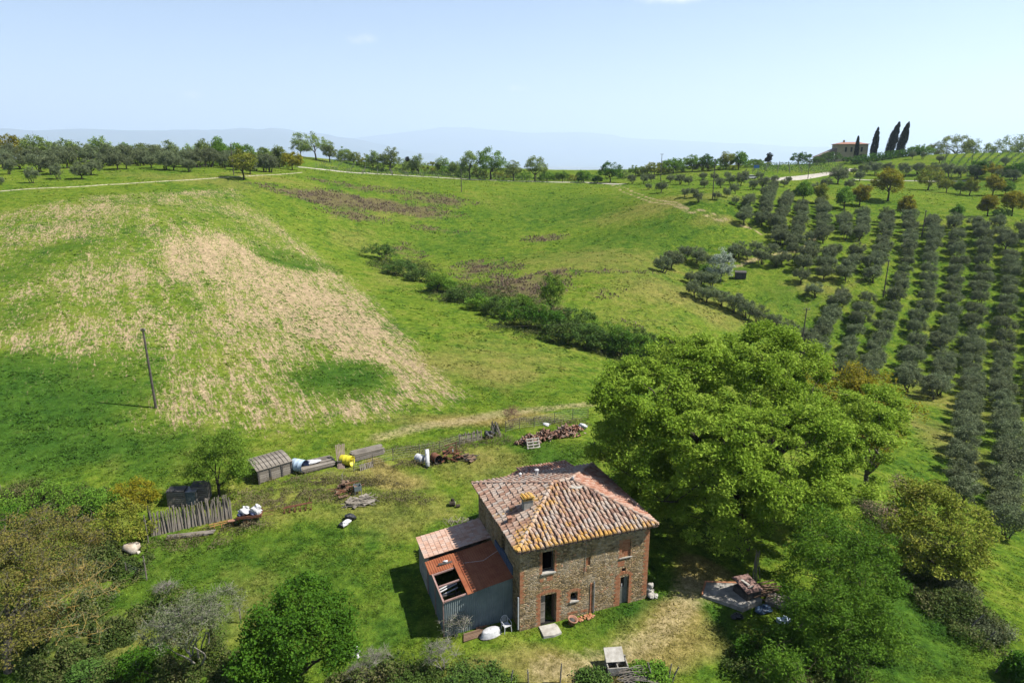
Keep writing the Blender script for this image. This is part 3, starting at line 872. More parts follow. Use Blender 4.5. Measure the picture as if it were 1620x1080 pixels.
# single olives: (px, py of the foot, crown width px)
def olives_at(L, labf, group, mn=.5):
    for i, (px, py, w) in enumerate(L):
        g = gp(px, py); s = w * mpp(g) / 4.3
        olive(g, max(mn, min(s, 1.9)), labf(i), group)
HEDGE_OL = [(1062,425,36),(1048,431,30),(1082,412,26),(1102,416,30),(1114,424,26),(1125,455,26),(1110,449,24),(1092,448,22),(1098,470,30),(1118,478,32),(1140,485,32),(1160,494,32),(1180,503,32),(1200,514,32),(1222,524,32),(1242,534,34),(1262,545,34),(1285,556,34)]
olives_at(HEDGE_OL, lambda i: f'dark olive in the dense line edging the clearing, {ORD[i+1]} from its meadow end', 'olive trees in the dense line at the edge of the clearing')
MID_OL = [(1160,410,24),(1170,406,24),(1193,400,22),(1182,411,20),(1206,418,30),(1218,406,24),(1236,419,26),(1226,422,24),(1255,408,26),(1248,395,26),(1228,385,26),(1240,388,24),(1224,362,24),(1281,385,20)]
olives_at(MID_OL, lambda i: f'grey olive in the clump beside the dirt track, {ORD[i+1]} from the silvery tree', 'olive trees clumped by the dirt track')
UP_OL = [(1000,291,16),(1018,291,16),(1026,300,11),(1046,305,20),(1083,312,17),(1099,312,16),(1105,320,19),(1134,316,14),(1150,312,16),(1163,307,18),(1060,289,16),(1076,292,18),(1090,293,16),(1114,298,15),(1140,298,18),(1156,293,16),(1172,294,24),(1190,301,18),(1205,300,22),(1222,303,18),(1240,296,14),(1225,290,14),(1178,284,15),(1200,286,15),(1130,286,14),(1150,284,14),(1112,285,14),(1246,291,13),(1030,288,14),(1162,324,14)]
olives_at(UP_OL, lambda i: f'small olive on bright grass between track junction and white road, {ORD[i+1]} of them', 'scattered olive trees between the track junction and the white road')
R_OL = [(1325,291,38),(1360,287,17),(1308,298,20),(1345,300,20),(1366,279,20),(1385,277,22),(1405,277,20),(1430,279,22),(1452,276,22),(1475,277,22),(1500,280,24),(1520,281,24),(1541,283,24),(1556,276,24),(1380,268,15),(1350,276,12),(1443,252,14),(1460,252,12),(1486,258,14),(1398,300,14),(1600,288,22),(1610,278,22),(1580,284,18),(1368,306,18),(1290,306,18),(1590,262,14)]
olives_at(R_OL, lambda i: f'olive tree on the slope under the hilltop villa, {ORD[i+1]} from the white road', 'olive trees on the slope under the villa')
# left grove
LG = [(15,276,26),(52,290,24),(92,284,24),(130,284,30),(163,265,22),(200,268,26),(228,262,18),(262,269,34),(300,272,22),(323,263,18),(355,266,24),(405,271,22),(424,266,22),(447,264,18),(2,292,14),(3,260,30)]
bx = [(0,255),(30,257),(60,260),(85,262),(112,258),(140,262),(170,256),(190,260),(215,256),(240,258),(275,260),(290,257),(310,258),(335,258),(370,260),(392,262),(415,260),(20,248),(50,250),(78,251),(100,250),(125,252),(150,253),(180,252),(205,252),(230,253),(255,253),(285,253),(312,254),(340,254),(368,256),(395,257),(430,259),
      (10,241),(38,243),(66,244),(92,245),(118,246),(144,247),(170,248),(197,248),(222,249),(250,249),(276,250),(305,250),(330,251),(355,251)]
LG2 = [(x+rng.uniform(-6, 6), y+rng.uniform(-1, 1), rng.uniform(26, 34)) for x, y in bx]
olives_at(LG, lambda i: f'olive in the front line of the left grove above the pale track, the {ORD[i+1]}', 'olive trees in the front line of the left grove')
for i, (px, py, w) in enumerate(LG2):
    g = gp(px, py+9); d = 175 + (262-py)*3.2 + px*.10; g = gd(px, d)
    s = w*mpp(g)/4.3
    olive(g, min(max(s, .95), 1.45), f'olive tree deep in the left grove, {ORD[i+1] if i < 30 else str(i+1)+"th"} behind the front line', 'olive trees deep in the left grove')

# --- the two big spreading trees behind the house
def P3(px, py, d): return at_y(px, py, d)
def lobes_px(L, base, shr=1.0):
    """crown lobes given by where they show and how wide they look"""
    out = []
    for px, py, d, rx, rz in L:
        c = at_y(px, py, d); m = proj(*c)[2]/F
        out.append((c[0]-base[0], c[1]-base[1], c[2]-base[2], rx*m*shr, rx*m*shr, rz*m*shr))
    return out
gb = Vector((17.0, 45.0, H(17.0, 45.0)))
BIG = [(1180,590,50,85,62),(1020,625,47,82,58),(1085,570,50,70,45),(1250,580,53,60,50),(1110,690,44,100,70),(1250,690,46,90,75),(1180,760,42,85,60),(1040,735,44,75,70),(1010,790,44,50,45),(1330,680,50,85,70),(1290,780,43,70,45),(1380,660,54,55,55),(1120,815,43,80,50),(1215,540,52,45,30),(1000,700,46,60,60),(960,720,45,30,40),(1160,820,43,50,30),(1140,660,50,120,70),(1240,700,50,110,60),(1120,760,46,100,60),(1200,640,52,110,60),(960,640,46,32,28),(1340,760,47,50,40),(1230,810,40,35,25)]
tree('spreading_oak', 'huge spreading bright green tree standing directly behind the stone farmhouse', 'tree', gb, lobes_px(BIG, gb, .93), 1050, 280, .10, L_OAK, M_BARKD,
     (.45, 1.15), 3.2, .55, 3, up=.45, nmain=10, flat=.55, twig=.03, shell=.2, bottom=-.35, hollow=.5, extra_twigs=150)
gy = gd(1370, 60); 
tree('budding_tree', 'yellow-budding tree at the back right flank of the huge green tree', 'tree', gy, lobes_px([(1350,612,60,60,38),(1300,600,61,35,25),(1405,650,58,50,50),(1385,700,56,40,40),(1330,650,60,60,40)], gy), 150, 90, .11, L_YEL, M_BARK,
     (.6,1.1), 2.5, .25, 5, up=.5, twig=.02, extra_twigs=200)
gw = gd(1330, 36.5)
tree('willow_tree', 'feathery mid-green tree in front of the huge tree, right of the concrete slab', 'tree', gw, lobes_px([(1310,850,38,65,50),(1350,930,36,70,70),(1280,890,36,42,50),(1330,1010,34,75,60),(1265,1010,33,40,50),(1250,1055,31,40,30),(1370,870,39,45,45),(1390,1000,35,35,60),(1300,950,34,60,50)], gw), 360, 110, .10, L_WILLOW, M_BARKD,
     (.45,.9), 1.2, .22, 8, up=.5, nmain=7, twig=.015, shell=.4, bottom=-.6, extra_twigs=150, aspect=.36)
gs = gp(1490, 925)
tree('bronze_tree', 'bronze and green bushy tree beside the grass slope at the lower right', 'tree', gs, lobes_px([(1500,840,45,70,55),(1460,790,47,45,40),(1520,890,44,40,35),(1440,830,45,40,40),(1530,840,45,35,40),(1480,880,43,50,35)], gs), 170, 100, .10, L_BRONZE, M_BARKD,
     (.5,.9), 1.0, .2, 11, up=.5, twig=.02, extra_twigs=200, shell=.35)
g = gp(1395, 840)
tree('bare_bush', 'tan leafless bush between the huge tree and the bronze tree', 'bush', g, lobes_px([(1395,808,g.y,28,20),(1420,770,g.y+2,14,20)], g), 60, 26, .06, simple('dry_twig', (.30,.21,.13), (.42,.31,.20), 3), M_BARK, (.3,.6), .4, .05, 12, multi=True, extra_twigs=200, twig=.012)

# --- foreground left
g = gp(15, 1060)
tree('maple_tree', 'large bronze-budding tree with twiggy crown at the left edge', 'tree', g, lobes_px([(60,850,37,75,40),(20,930,33,70,60),(100,920,35,50,45),(120,860,38,45,30),(30,870,37,60,50),(-40,900,33,60,70),(20,1000,31,60,40)], g), 360, 80, .062, L_BUD, M_BARK,
     (.35,.8), 2.2, .25, 13, up=.4, nmain=9, extra_twigs=900, twig=.015, shell=.35)
g = gp(72, 1010)
tree('lichened_tree', 'sparse tree with orange-lichened limbs below the bronze-budding tree', 'tree', g, lobes_px([(100,950,32,55,55),(150,930,33,50,40),(120,1000,31,45,40)], g), 70, 16, .05, L_GREY, M_LICH,
     (.3,.7), .8, .12, 14, nmain=6, extra_twigs=260, twig=.010)
g = gp(315, 1050)
tree('lichened_tree', 'grey half-bare shrubby tree left of the round deep green bush', 'tree', g, lobes_px([(300,985,32,55,45),(350,960,34,35,30),(250,1000,32,35,30)], g), 130, 60, .05, L_GREY, M_BARKM,
     (.3,.6), .6, .11, 15, nmain=8, extra_twigs=500, twig=.011, multi=True)
g = gp(470, 1078)
tree('round_bush', 'dense round deep green bush at the bottom, left of the house', 'bush', g, lobes_px([(470,1000,31,80,62),(430,1040,30,50,50),(520,975,32,40,42),(480,940,33,35,26),(530,1020,31,30,40),(400,1055,29,30,30)], g), 330, 110, .075, L_DARK, M_BARKD,
     (.4,.75), .5, .16, 16, up=.6, nmain=8, shell=.25, bottom=-.7, aspect=.6)
g = gp(345, 785)
tree('round_tree', 'rounded fresh green tree behind the stick fence, left of the plank shed', 'tree', g, lobes_px([(345,728,g.y,48,38),(320,740,g.y,26,26),(375,745,g.y-.5,26,28),(350,700,g.y,30,20)], g), 130, 110, .075, L_FRESH, M_BARKD,
     (.4,.75), .9, .13, 17, up=.5, shell=.3, aspect=.45)
for (px, py, w, h, lm, lab, sd) in [
  (195,852,50,42,L_BRONZE,'bronze-tinged leafy bush just left of the stick fence and pale boulder',18), (70,815,70,34,L_FRESH,'light green tree crown behind the bronze-budding tree',19),
  (5,860,50,45,L_DARK,'dark green bush half cut by the left edge of the picture',20), (215,800,36,28,L_YEL,'small yellow-green bush at the field edge behind the bronze-tinged bush',22),
  (150,815,44,30,L_FRESH,'fresh green bush at the field edge, between light crown and bronze-tinged bush',23), (420,1075,46,26,L_DARK,'low dark bush crowding the foot of the round deep green bush',24),
  (230,1060,50,28,L_DARK,'dark undergrowth bush between lichened and grey trees',25), (150,1078,46,22,L_BRAMBLE,'bramble bush under the lichened tree',26), (1222,1050,60,40,L_DARK,'dark green shrub at the foot of the feathery tree',27),
  (940,1082,24,9,L_BRAMBLE,'dark shrub among the stakes at the bottom edge left of the hutch',28),(1030,1072,34,12,L_FRESH,'leafy weeds bush right of the concrete hutch',29),
  (1612,1078,26,44,L_DARK,'dark shrub in the lower right corner',30),(1430,815,24,22,L_DARK,'small dark green bush behind the bronze tree',31),(760,1080,60,9,L_BRAMBLE,'low bramble along the bottom edge below the bare shrubs',32),
  (660,1080,50,9,L_BRAMBLE,'low dark bramble along the bottom edge beside the stump tree',33),(1510,945,40,26,L_GREY,'grey-leaved shrub at the low side of the bronze tree',34),(1560,1000,44,14,L_GREY,'low grey shrub beside the leaning stakes',35)]:
    g = gp(px, min(py, 1078)); m = mpp(g)
    if py < 900 and px < 240: h *= 1.35; w *= 1.2
    tree('leafy_bush', lab, 'bush', g, [(0,0,h*m*.55,w*m*.8,w*m*.7,h*m*.6),(w*m*.4,0,h*m*.35,w*m*.5,w*m*.4,h*m*.4),(-w*m*.45,.2,h*m*.4,w*m*.5,w*m*.5,h*m*.45)], 70, 75, .07, lm, M_BARKD, (.3,.6), .3, .07, sd, up=.5, shell=.35, multi=True, twig=.012, extra_twigs=60)
for (px, py, w, h, lab, sd) in [(600,1062,40,40,'grey leafless sapling between the white rock and the bare shrub',41),(700,1058,46,48,'grey leafless branching shrub at the bottom, left of the hutch',42),
   (720,1006,44,40,'twiggy grey shrub growing against the tin wall of the lean-to',43),(262,935,30,10,'fallen grey brushwood on the grass below the boulder',44),(570,1075,34,26,'bare twigs beside the white rock',45)]:
    g = gp(px, py); m = mpp(g)
    tree('bare_shrub', lab, 'shrub', g, [(0,0,h*m*.6,w*m*.6,w*m*.5,h*m*.45)], 46, 12, .035, L_GREY, M_BARKM, (.2,.45), .2, .045, sd, nmain=8, multi=True, twig=.010, extra_twigs=260)

# --- the ditch hedge across the meadow
DITCH = [(600,412,42,22,L_BRAMBLE),(632,437,40,20,L_BRAMBLE),(665,446,36,14,L_BRAMBLE),(735,478,44,18,L_BRAMBLE),(765,492,40,20,L_FRESH),(795,503,44,26,L_BRAMBLE),(830,520,50,34,L_DARK),(862,528,44,38,L_DARK),(895,545,50,32,L_BRAMBLE),(925,553,50,34,L_BRAMBLE),(958,560,50,32,L_BRAMBLE),
         (990,568,44,40,L_DARK),(1022,572,46,36,L_FRESH),(1050,578,46,34,L_BRAMBLE),(905,515,50,22,L_BRAMBLE),(955,535,50,20,L_FRESH),(700,462,34,16,L_FRESH),(815,488,36,16,L_FRESH),(1010,548,44,20,L_BRAMBLE)]
for i, (px, py, w, h, lm) in enumerate(DITCH):
    g = gp(px, py); m = mpp(g); h *= 1.25; w *= 1.1
    kind = {L_DARK: 'dense dark green', L_FRESH: 'fresh green', L_BRAMBLE: 'dull green bramble-like'}[lm]
    tree('hedge_bush', f'{kind} bush in the ditch line across the meadow, {ORD[i+1]} from its far end' if i < 14 else f'{kind} low bush behind the ditch line, {ORD[i-13]} of the back fringe', 'bush', g,
         [(0,1,h*m*.5,w*m*.62,1.8,h*m*.5),(w*m*.3,.5,h*m*.4,w*m*.4,1.6,h*m*.42),(-w*m*.3,.8,h*m*.38,w*m*.4,1.6,h*m*.4)], 60, 60, .13, lm, M_BARKD, (.5,.9), .3, .07, 80+i, up=.6, shell=.3, multi=True, twig=.02, group='bushes of the ditch line', extra_twigs=30)
g = gp(872, 500); m = mpp(g)
tree('field_tree', 'upright oval bright green tree rising from the ditch hedge', 'tree', g, [(0,0,38*m,22*m,22*m,30*m)], 90, 80, .12, L_FRESH, M_BARKD, (.5,.9), 1.2, .13, 101, up=.5)
g = gp(692, 462); m = mpp(g)
tree('field_tree', 'small thin-crowned tree casting a shadow at the far part of the ditch', 'tree', g, [(0,0,22*m,20*m,18*m,15*m)], 46, 40, .12, L_FRESH, M_BARKD, (.5,.9), .8, .1, 102, up=.5)
g = gp(1140, 445); m = mpp(g)
tree('poplar_tree', 'silvery white-leaved tree standing out among the dark olives', 'tree', g, [(0,0,28*m,18*m,18*m,25*m),(-4*m,0,16*m,20*m,18*m,14*m)], 80, 70, .14, L_WHITE, M_BARKL, (.5,.9), .8, .14, 103, up=.4)
g = gp(1112, 437); m = mpp(g)
tree('leafy_bush', 'bright green bush left of the silvery tree', 'bush', g, [(0,0,10*m,14*m,12*m,10*m)], 30, 50, .13, L_FRESH, M_BARKD, (.5,.9), .3, .07, 104, up=.4, multi=True)
g = gp(809, 676); m = mpp(g)
tree('bare_bush', 'reddish leafless bush on the fence line behind the house', 'bush', g, [(0,0,22*m,13*m,12*m,14*m)], 46, 5, .03, simple('red_twig', (.24,.10,.06), (.34,.17,.11), 3), simple('red_twig_bark', (.20,.10,.07), (.30,.17,.12), 3), (.25,.5), .2, .03, 105, nmain=14, multi=True, twig=.008, extra_twigs=500)
g = gp(1015, 285); 

# --- skyline trees
SKY = [ # foot px, foot py(depth d), width, height, leaf, label
 (500,247,330,58,40,L_DIST,'broad dark-limbed tree highest on the skyline left of centre'),(476,246,335,30,26,L_DIST,'tree leaning out on the left of the broad skyline tree'),(522,248,330,24,24,L_DIST,'tree tucked on the right of the broad skyline tree'),
 (618,262,330,30,30,L_DIST,'conical bushy tree above the vine slope on the skyline'),(663,266,325,22,22,L_DIST,'small greyish tree right of the conical skyline tree'),(743,280,300,24,42,L_DIST,'thin upright tree left of the big round roadside tree'),
 (776,283,292,50,50,L_FRESH,'big round light green tree beside the gravel road'),(812,284,290,28,30,L_DIST,'low airy tree right of the big round roadside tree'),(846,285,285,34,38,L_DIST,'roundish tree with visible limbs, last big one on the road before the gap'),
 (890,289,285,22,18,L_FRESH,'low green bush at the roadside gap'),(923,289,280,20,20,L_FRESH,'small rounded green bush in the roadside gap'),(965,289,275,40,32,L_DARK,'dense dark green tree by the track junction'),
 (700,270,330,22,22,L_DIST,'pale thin tree above the vine rows'),(590,256,335,20,18,L_DIST,'small faint tree left of the conical skyline tree'),(560,254,340,20,16,L_DIST,'small faint tree right of the broad skyline tree'),(645,262,340,8,14,L_CYP,'tiny dark cypress on the skyline between two trees'),
 (720,276,320,18,22,L_DIST,'slim pale tree left of the upright tree by the road'),(865,287,285,26,16,L_FRESH,'low bush right of the tree with visible limbs'),(945,290,275,18,12,L_FRESH,'low shrub left of the dense dark tree'),
 (348,246,235,26,28,L_FRESH,'bright green tree rising over the left grove'),(325,245,238,30,24,L_DIST,'olive-brown tree left of the bright green grove tree'),(385,250,238,40,26,L_FRESH,'flat-topped green tree at the right end of the grove skyline'),
 (272,244,238,24,22,L_DIST,'pale green tree showing over the middle of the left grove'),(160,238,232,30,24,L_DIST,'tree showing over the left grove nearest its left third'),(225,242,235,20,18,L_DIST,'small tree showing over the grove beside the pale green one'),
 (60,236,228,40,24,L_DIST,'light tree over the grove near the left edge'),(15,234,225,40,24,L_YEL,'yellow-green tree over the grove at the left edge'),(110,238,230,26,22,L_DIST,'bushy tree over the grove, third from the left edge'),(420,254,245,20,22,L_DIST,'small tree by the end of the grove'),(442,256,250,22,26,L_DIST,'greyish tree by the pole end of the grove'),
 (462,268,245,34,28,L_YEL,'yellow-green tree at the roadside end of the grove'),(385,270,200,36,34,L_BRONZE,'bronze-green broad tree behind the front olives by the pole'),
 (1005,282,300,26,20,L_FRESH,'light bush right of the dense dark junction tree'),(1035,284,295,30,26,L_BRONZE,'brownish green tree in the wood strip, left of the crossbar pole'),(1065,284,295,34,30,L_FRESH,'fresh green tree in the wood strip right of the crossbar pole'),
 (1095,280,300,36,34,L_FRESH,'tall light green tree in the middle of the wood strip'),(1120,280,298,30,32,L_DARK,'darker tree behind the tall pole in the wood strip'),(1148,272,300,24,32,L_BRONZE,'purple-brown budding tree at the right of the wood strip'),(1168,272,300,22,32,L_FRESH,'slim light green tree beside the purple-brown one'),
 (1194,268,315,24,16,L_FRESH,'low rounded bush at the end of the wood strip'),(1216,256,330,9,14,L_CYP,'tiny dark tree alone on the skyline before the villa hill'),(1050,272,320,26,18,L_DIST,'distant tree top peeping behind the wood strip'),
 (1405,308,210,38,42,L_YEL,'round yellow-green tree on bright grass below the villa'),(1468,299,250,36,36,L_BRONZE,'lone dark-trunked tree casting an oval shadow on bright grass'),(1497,312,235,26,28,L_BRONZE,'multi-stemmed small tree right of the lone dark-trunked tree'),
 (1519,314,230,20,26,L_FRESH,'thin fresh green tree right of the multi-stemmed one'),(1534,316,225,22,34,L_BRONZE,'taller half-bare tree among the saplings on the right slope'),(1570,310,225,24,34,L_YEL,'feathery yellow-green tree on the right slope'),(1590,312,225,24,26,L_FRESH,'fresh small tree near the right edge slope'),
 (1568,284,260,36,26,L_YEL,'vivid yellow-green tree in front of the vineyard hill'),(1608,285,250,30,30,L_DARK,'dark tree by the right edge under the vineyard hill'),(1545,280,262,26,26,L_DARK,'dark bush left of the vivid yellow-green tree'),
 (1270,312,205,24,26,L_FRESH,'fresh bushy tree at the upper left corner of the orchard'),(1335,320,200,26,24,L_FRESH,'green bushy tree inside the top orchard fringe'),(1360,316,205,24,24,L_YEL,'pale green tree at the top orchard fringe'),(1432,330,190,24,22,L_YEL,'pale sapling just above the orchard rows'),
 (1515,338,185,18,14,L_FRESH,'small sapling above the orchard rows near its middle'),(1562,338,185,26,30,L_YEL,'pale leafy tree at the dark ditch above the orchard'),(1600,335,185,30,34,L_YEL,'pale leafy tree at the ditch by the right edge'),(1585,345,180,30,14,L_BRAMBLE,'dark bramble bush in the ditch above the orchard'),(1300,310,205,20,20,L_BRONZE,'brownish small tree in the top orchard fringe'),
 (1510,236,380,50,28,L_DIST,'broad bushy tree on the skyline right of the cypresses'),(1480,238,375,26,14,L_DIST,'low bush on the skyline beside the cypresses'),(1535,238,380,26,20,L_DIST,'tree beside the broad skyline bush'),(1575,236,390,40,22,L_DIST,'skyline tree above the vineyard hill'),(1610,233,395,36,24,L_DIST,'skyline tree at the right edge'),(1455,240,370,34,12,L_FRESH,'low green bush right of the leaning cypresses'),
 (1262,254,335,34,14,L_DARK,'dark bushy shrub at the left foot of the villa hill'),(1310,252,345,40,12,L_BRAMBLE,'low shrub under the villa left wing'),(1345,262,330,26,12,L_DARK,'dark rounded bush below the villa terrace'),(1290,258,330,30,11,L_BRAMBLE,'low bramble bush on the villa bank'),
]
for i, (px, py, d, w, h, lm, lab) in enumerate(SKY):
    g = gd(px, d); m = mpp(g)
    top = at_y(px, py-h, d)[2]; hh = max(top - g.z, h*m*.8); ww = w*m*.62
    cyp = lm is L_CYP; fk = hh*.15 if h < 24 else hh*.25
    cz = hh*.55 if h >= 24 else hh*.5; rzv = hh-cz
    rg = np.random.default_rng(900+i)
    lob = [(0,0,cz,ww*.8,ww*.8,rzv)] + [(rg.uniform(-.5,.5)*ww, rg.uniform(-.4,.4)*ww, cz+rg.uniform(-.5,.35)*rzv, ww*.55, ww*.5, rzv*.5) for _ in range(4)]
    airy = lm is L_DIST or lm is L_BRONZE
    tree('skyline_tree' if 'tree' in lab else 'skyline_bush', lab, 'tree' if 'tree' in lab else 'bush', g, lob, 80 if airy else 80, 44 if airy else 60, .014*hh+.10, lm, M_BARKD, (.07*hh+.2,.12*hh+.3), fk, .025*hh+.04, 900+i, up=.4, shell=.35, twig=.03, extra_twigs=60 if airy else 0)

# --- cypresses by the villa
def cypress(px, py, h, w, d, lean, lab, sd):
    g = gd(px, d); m = mpp(g); rg = np.random.default_rng(sd)
    top = at_y(px, py-h, d)[2]; hh = top - g.z
    cl = []
    for k in range(120):
        t = rg.random(); rad = w*m*.5*(math.sin(math.pi*min(1, (t*.93+.07))**.75)**.7)*.8
        a = rg.uniform(0, 6.28); cl.append((np.array([math.cos(a)*rad*.7 + lean*(t**1.3)*m, math.sin(a)*rad*.7, hh*(.03+.94*t)]), .25+rad*.35))
    root = empty('cypress_tree', g, 0, lab, 'cypress', 'cypresses by the villa')
    t_ = MB(); t_.tube([(0,0,-.3),(lean*.15*m,0,hh*.3),(lean*.6*m,0,hh*.7)],[.25,.18,.08],6); a = t_.build('trunk', M_BARKD, root, True)
    link('crown', crown_mesh('cypress_crown', cl, 170, .24, rg, L_CYP, .3, 2.0), root)
cypress(1380,237,36,12,360,3,'upright dark cypress standing alone right of the villa',1)
cypress(1405,238,46,17,360,10,'leaning dark cypress, left one of the close pair',2)
cypress(1421,238,46,16,362,9,'leaning dark cypress, right one of the close pair',3)
cypress(1353,236,21,7,362,0,'small dark cypress right against the villa front',4)

# --- vine rows
M_VINE = leafmat('vine_leaf', [(0.085,0.187,0.051), (0.170,0.289,0.085)], .3, .15, .5)
M_POST = simple('weathered_post', (.16,.14,.12), (.32,.29,.25), 5, .9, .02)
def vine_row(a, b, lab, group, hgt=1.5, sd=0, dens=9, posts=7):
    rg = np.random.default_rng(sd+500)
    L = math.hypot(b[0]-a[0], b[1]-a[1]); n = int(L*dens)
    if n < 5: return
    t = rg.random(n); x = a[0]+(b[0]-a[0])*t+rg.normal(0,.15,n); y = a[1]+(b[1]-a[1])*t+rg.normal(0,.15,n)
    z = height(x, y) + hgt*(.25+.75*rg.random(n)**.7)
    root = empty('vine_row', (0,0,0), 0, lab, 'vine row', group)
    V = leaf_cards(np.c_[x, y, z], .2, rg, .3, .7); link('foliage', np_mesh('vine_foliage', V, np.arange(len(V)).reshape(-1, 4), M_VINE), root)
    for k in range(posts):
        q = k/(posts-1); px_, py_ = a[0]+(b[0]-a[0])*q, a[1]+(b[1]-a[1])*q; z0 = H(px_, py_)
        mb = MB(); mb.tube([(px_,py_,z0-.2),(px_,py_,z0+hgt+.5)], .07, 4); mb.build('post', M_POST, root)
for i in range(9):
    d0, d1 = 300+i*4.2, 300+i*4.2
    a = gd(500+i*3, 296+i*5); b = gd(862-i*8, 296+i*5)
    vine_row(a, b, f'row of young vines on the slope behind the gravel road, {ORD[i+1]} up from the road', 'vine rows behind the gravel road', 1.3, i, 7, 16)
for i in range(8):
    a = gd(1190+i*2, 285+i*5.5); b = gd(1345-i*4, 292+i*6)
    vine_row(a, b, f'brownish row of vines between the white road and the villa bank, {ORD[i+1]} from the road', 'vine rows under the villa', 1.5, 20+i, 12, 9)
for i in range(14):
    a = gd(1478+i*13, 268); b = gd(1500+i*15, 325)
    vine_row(a, b, f'vine row on the bright hilltop at the right, {ORD[i+1]} from the left', 'vine rows on the hilltop at the right', 1.2, 40+i, 4, 8)
# clipped hedge under the villa
def hedge():
    root = empty('clipped_hedge', (0,0,0), 0, 'long clipped dark green hedge below the villa and the cypresses', 'hedge')
    rg = np.random.default_rng(77); P = []
    for k in range(3400):
        t = rg.random(); g_px = 1352 + 105*t; d = 325 + 14*t
        P.append((g_px, d))
    A_, B_ = gd(1352, 325), gd(1462, 339)
    t = rg.random(4200); x = A_.x+(B_.x-A_.x)*t+rg.normal(0,.8,4200); y = A_.y+(B_.y-A_.y)*t+rg.normal(0,.8,4200); z = height(x, y)+rg.random(4200)**.6*3.4*(.85+.3*np.sin(t*60))
    V = leaf_cards(np.c_[x, y, z], .3, rg, .3, .7); link('foliage', np_mesh('hedge_foliage', V, np.arange(len(V)).reshape(-1, 4), L_DARK), root)
    tr = MB()
    for q in np.linspace(0, 1, 30):
        xx, yy = A_.x+(B_.x-A_.x)*q, A_.y+(B_.y-A_.y)*q; zz = H(xx, yy); tr.tube([(xx,yy,zz-.2),(xx,yy,zz+2)], .08, 4)
    tr.build('stems', M_BARKD, root)
hedge()

FILL = [(545,252,345,22,16),(575,256,340,22,14),(605,262,335,24,16),(632,264,335,22,15),(652,268,330,22,14),(682,270,330,26,16),(712,274,325,24,18),(733,280,310,20,20),(760,284,300,22,18),(795,285,300,26,20),(826,286,300,24,18),(858,288,295,22,12),(878,289,295,22,12),(905,290,292,22,12),(935,290,290,20,12),
 (985,288,292,22,16),(1020,285,296,24,18),(1050,285,296,22,16),(1080,284,300,24,22),(1108,282,300,24,22),(1134,280,300,26,22),(1158,276,305,22,20),(1180,274,310,24,14),(1206,272,318,22,10),
 (300,246,250,26,18),(250,244,250,26,16),(200,242,250,26,16),(135,240,248,26,16),(85,238,245,26,18),(40,236,240,26,18),(365,250,252,24,18),(405,252,252,24,18),(432,256,255,22,16),(455,258,260,20,16),(545,254,350,16,22)]
for i, (px, py, d, w, h) in enumerate(FILL):
    g = gd(px, d); m = mpp(g); rg = np.random.default_rng(1500+i); ww = w*m*.62
    hh = max(at_y(px, py-h, d)[2]-g.z, h*m*.8)
    lm = (L_DIST, L_BRONZE, L_FRESH, L_DIST)[i % 4]; wd = ('greyish green', 'brownish budding', 'fresh green', 'pale olive green')[i % 4]
    where = 'the vine slope' if px < 740 and i < 15 else 'the gravel road' if i < 15 else 'the far wood strip' if i < 24 else 'the left grove'
    tree('thicket_tree', f'{wd} low tree, {ORD[(i if i < 15 else i-15 if i < 24 else i-24)+1]} in the thicket behind {where}', 'tree', g,
         [(0,0,hh*.5,ww,ww,hh*.5),(ww*.5,0,hh*.4,ww*.6,ww*.5,hh*.4),(-ww*.5,0,hh*.4,ww*.6,ww*.5,hh*.35)], 60, 44, .014*hh+.12, lm, M_BARKD, (.08*hh+.2,.13*hh+.3), hh*.1, .02*hh+.04, 1500+i, up=.4, shell=.35, bottom=-.9, twig=.03, multi=True, extra_twigs=20, group='low trees of the skyline thicket')

# ------------------------------------------------------------------ materials of the buildings and the yard
def island_mat(name, cols, rough=.85, scale=3.0, bump=.01, lichen=None, spec=.15):
    m, nt, out = nmat(name)
    geo = N(nt, 'ShaderNodeNewGeometry'); tc = N(nt, 'ShaderNodeTexCoord')
    n = noise(nt, scale*.3, 5, .65, tc.outputs['Object']); n2 = noise(nt, scale*7, 4, .7, tc.outputs['Object'])
    v = mth(nt, 'ADD', mth(nt, 'MULTIPLY', geo.outputs['Random Per Island'], .6), mth(nt, 'MULTIPLY_ADD', n.outputs[0], 1.1, -.35))
    r = ramp(nt, [(i/(len(cols)-1), c) for i, c in enumerate(cols)]); nt.links.new(v, r.inputs[0])
    col = mixc(nt, 1.0, r.outputs[0], mrange(nt, n2.outputs[0], .3, .7, .7, 1.2), 'MULTIPLY')
    if lichen:
        n3 = noise(nt, 1.3, 5, .7, tc.outputs['Object']); n4 = noise(nt, 9, 3, .7, tc.outputs['Object'])
        lv = mth(nt, 'ADD', n3.outputs[0], mth(nt, 'MULTIPLY', n4.outputs[0], .5))
        sx = N(nt, 'ShaderNodeSeparateXYZ'); nt.links.new(tc.outputs['Object'], sx.inputs[0])
        # lichen favours the front hip and the eave courses
        hip = mth(nt, 'ABSOLUTE', mth(nt, 'SUBTRACT', sx.outputs[0], sx.outputs[1]))
        lv = mth(nt, 'ADD', lv, mrange(nt, hip, 0, 1.4, .07, 0))
        lv = mth(nt, 'ADD', lv, mrange(nt, sx.outputs[1], -.4, .5, .17, 0))
        lv = mth(nt, 'SUBTRACT', lv, mrange(nt, sx.outputs[0], 3.5, 8, 0, .1))
        lv = mth(nt, 'SUBTRACT', lv, mrange(nt, sx.outputs[1], 3.8, 5, 0, .3))
        col = mixc(nt, mth(nt, 'MULTIPLY', mrange(nt, lv, .79, .90), .85), col, mixc(nt, n4.outputs[0], (.62,.26,.03), (.62,.42,.10)))
    bsdf(nt, out, col, rough, n2.outputs[0], bump, .6, spec)
    return m
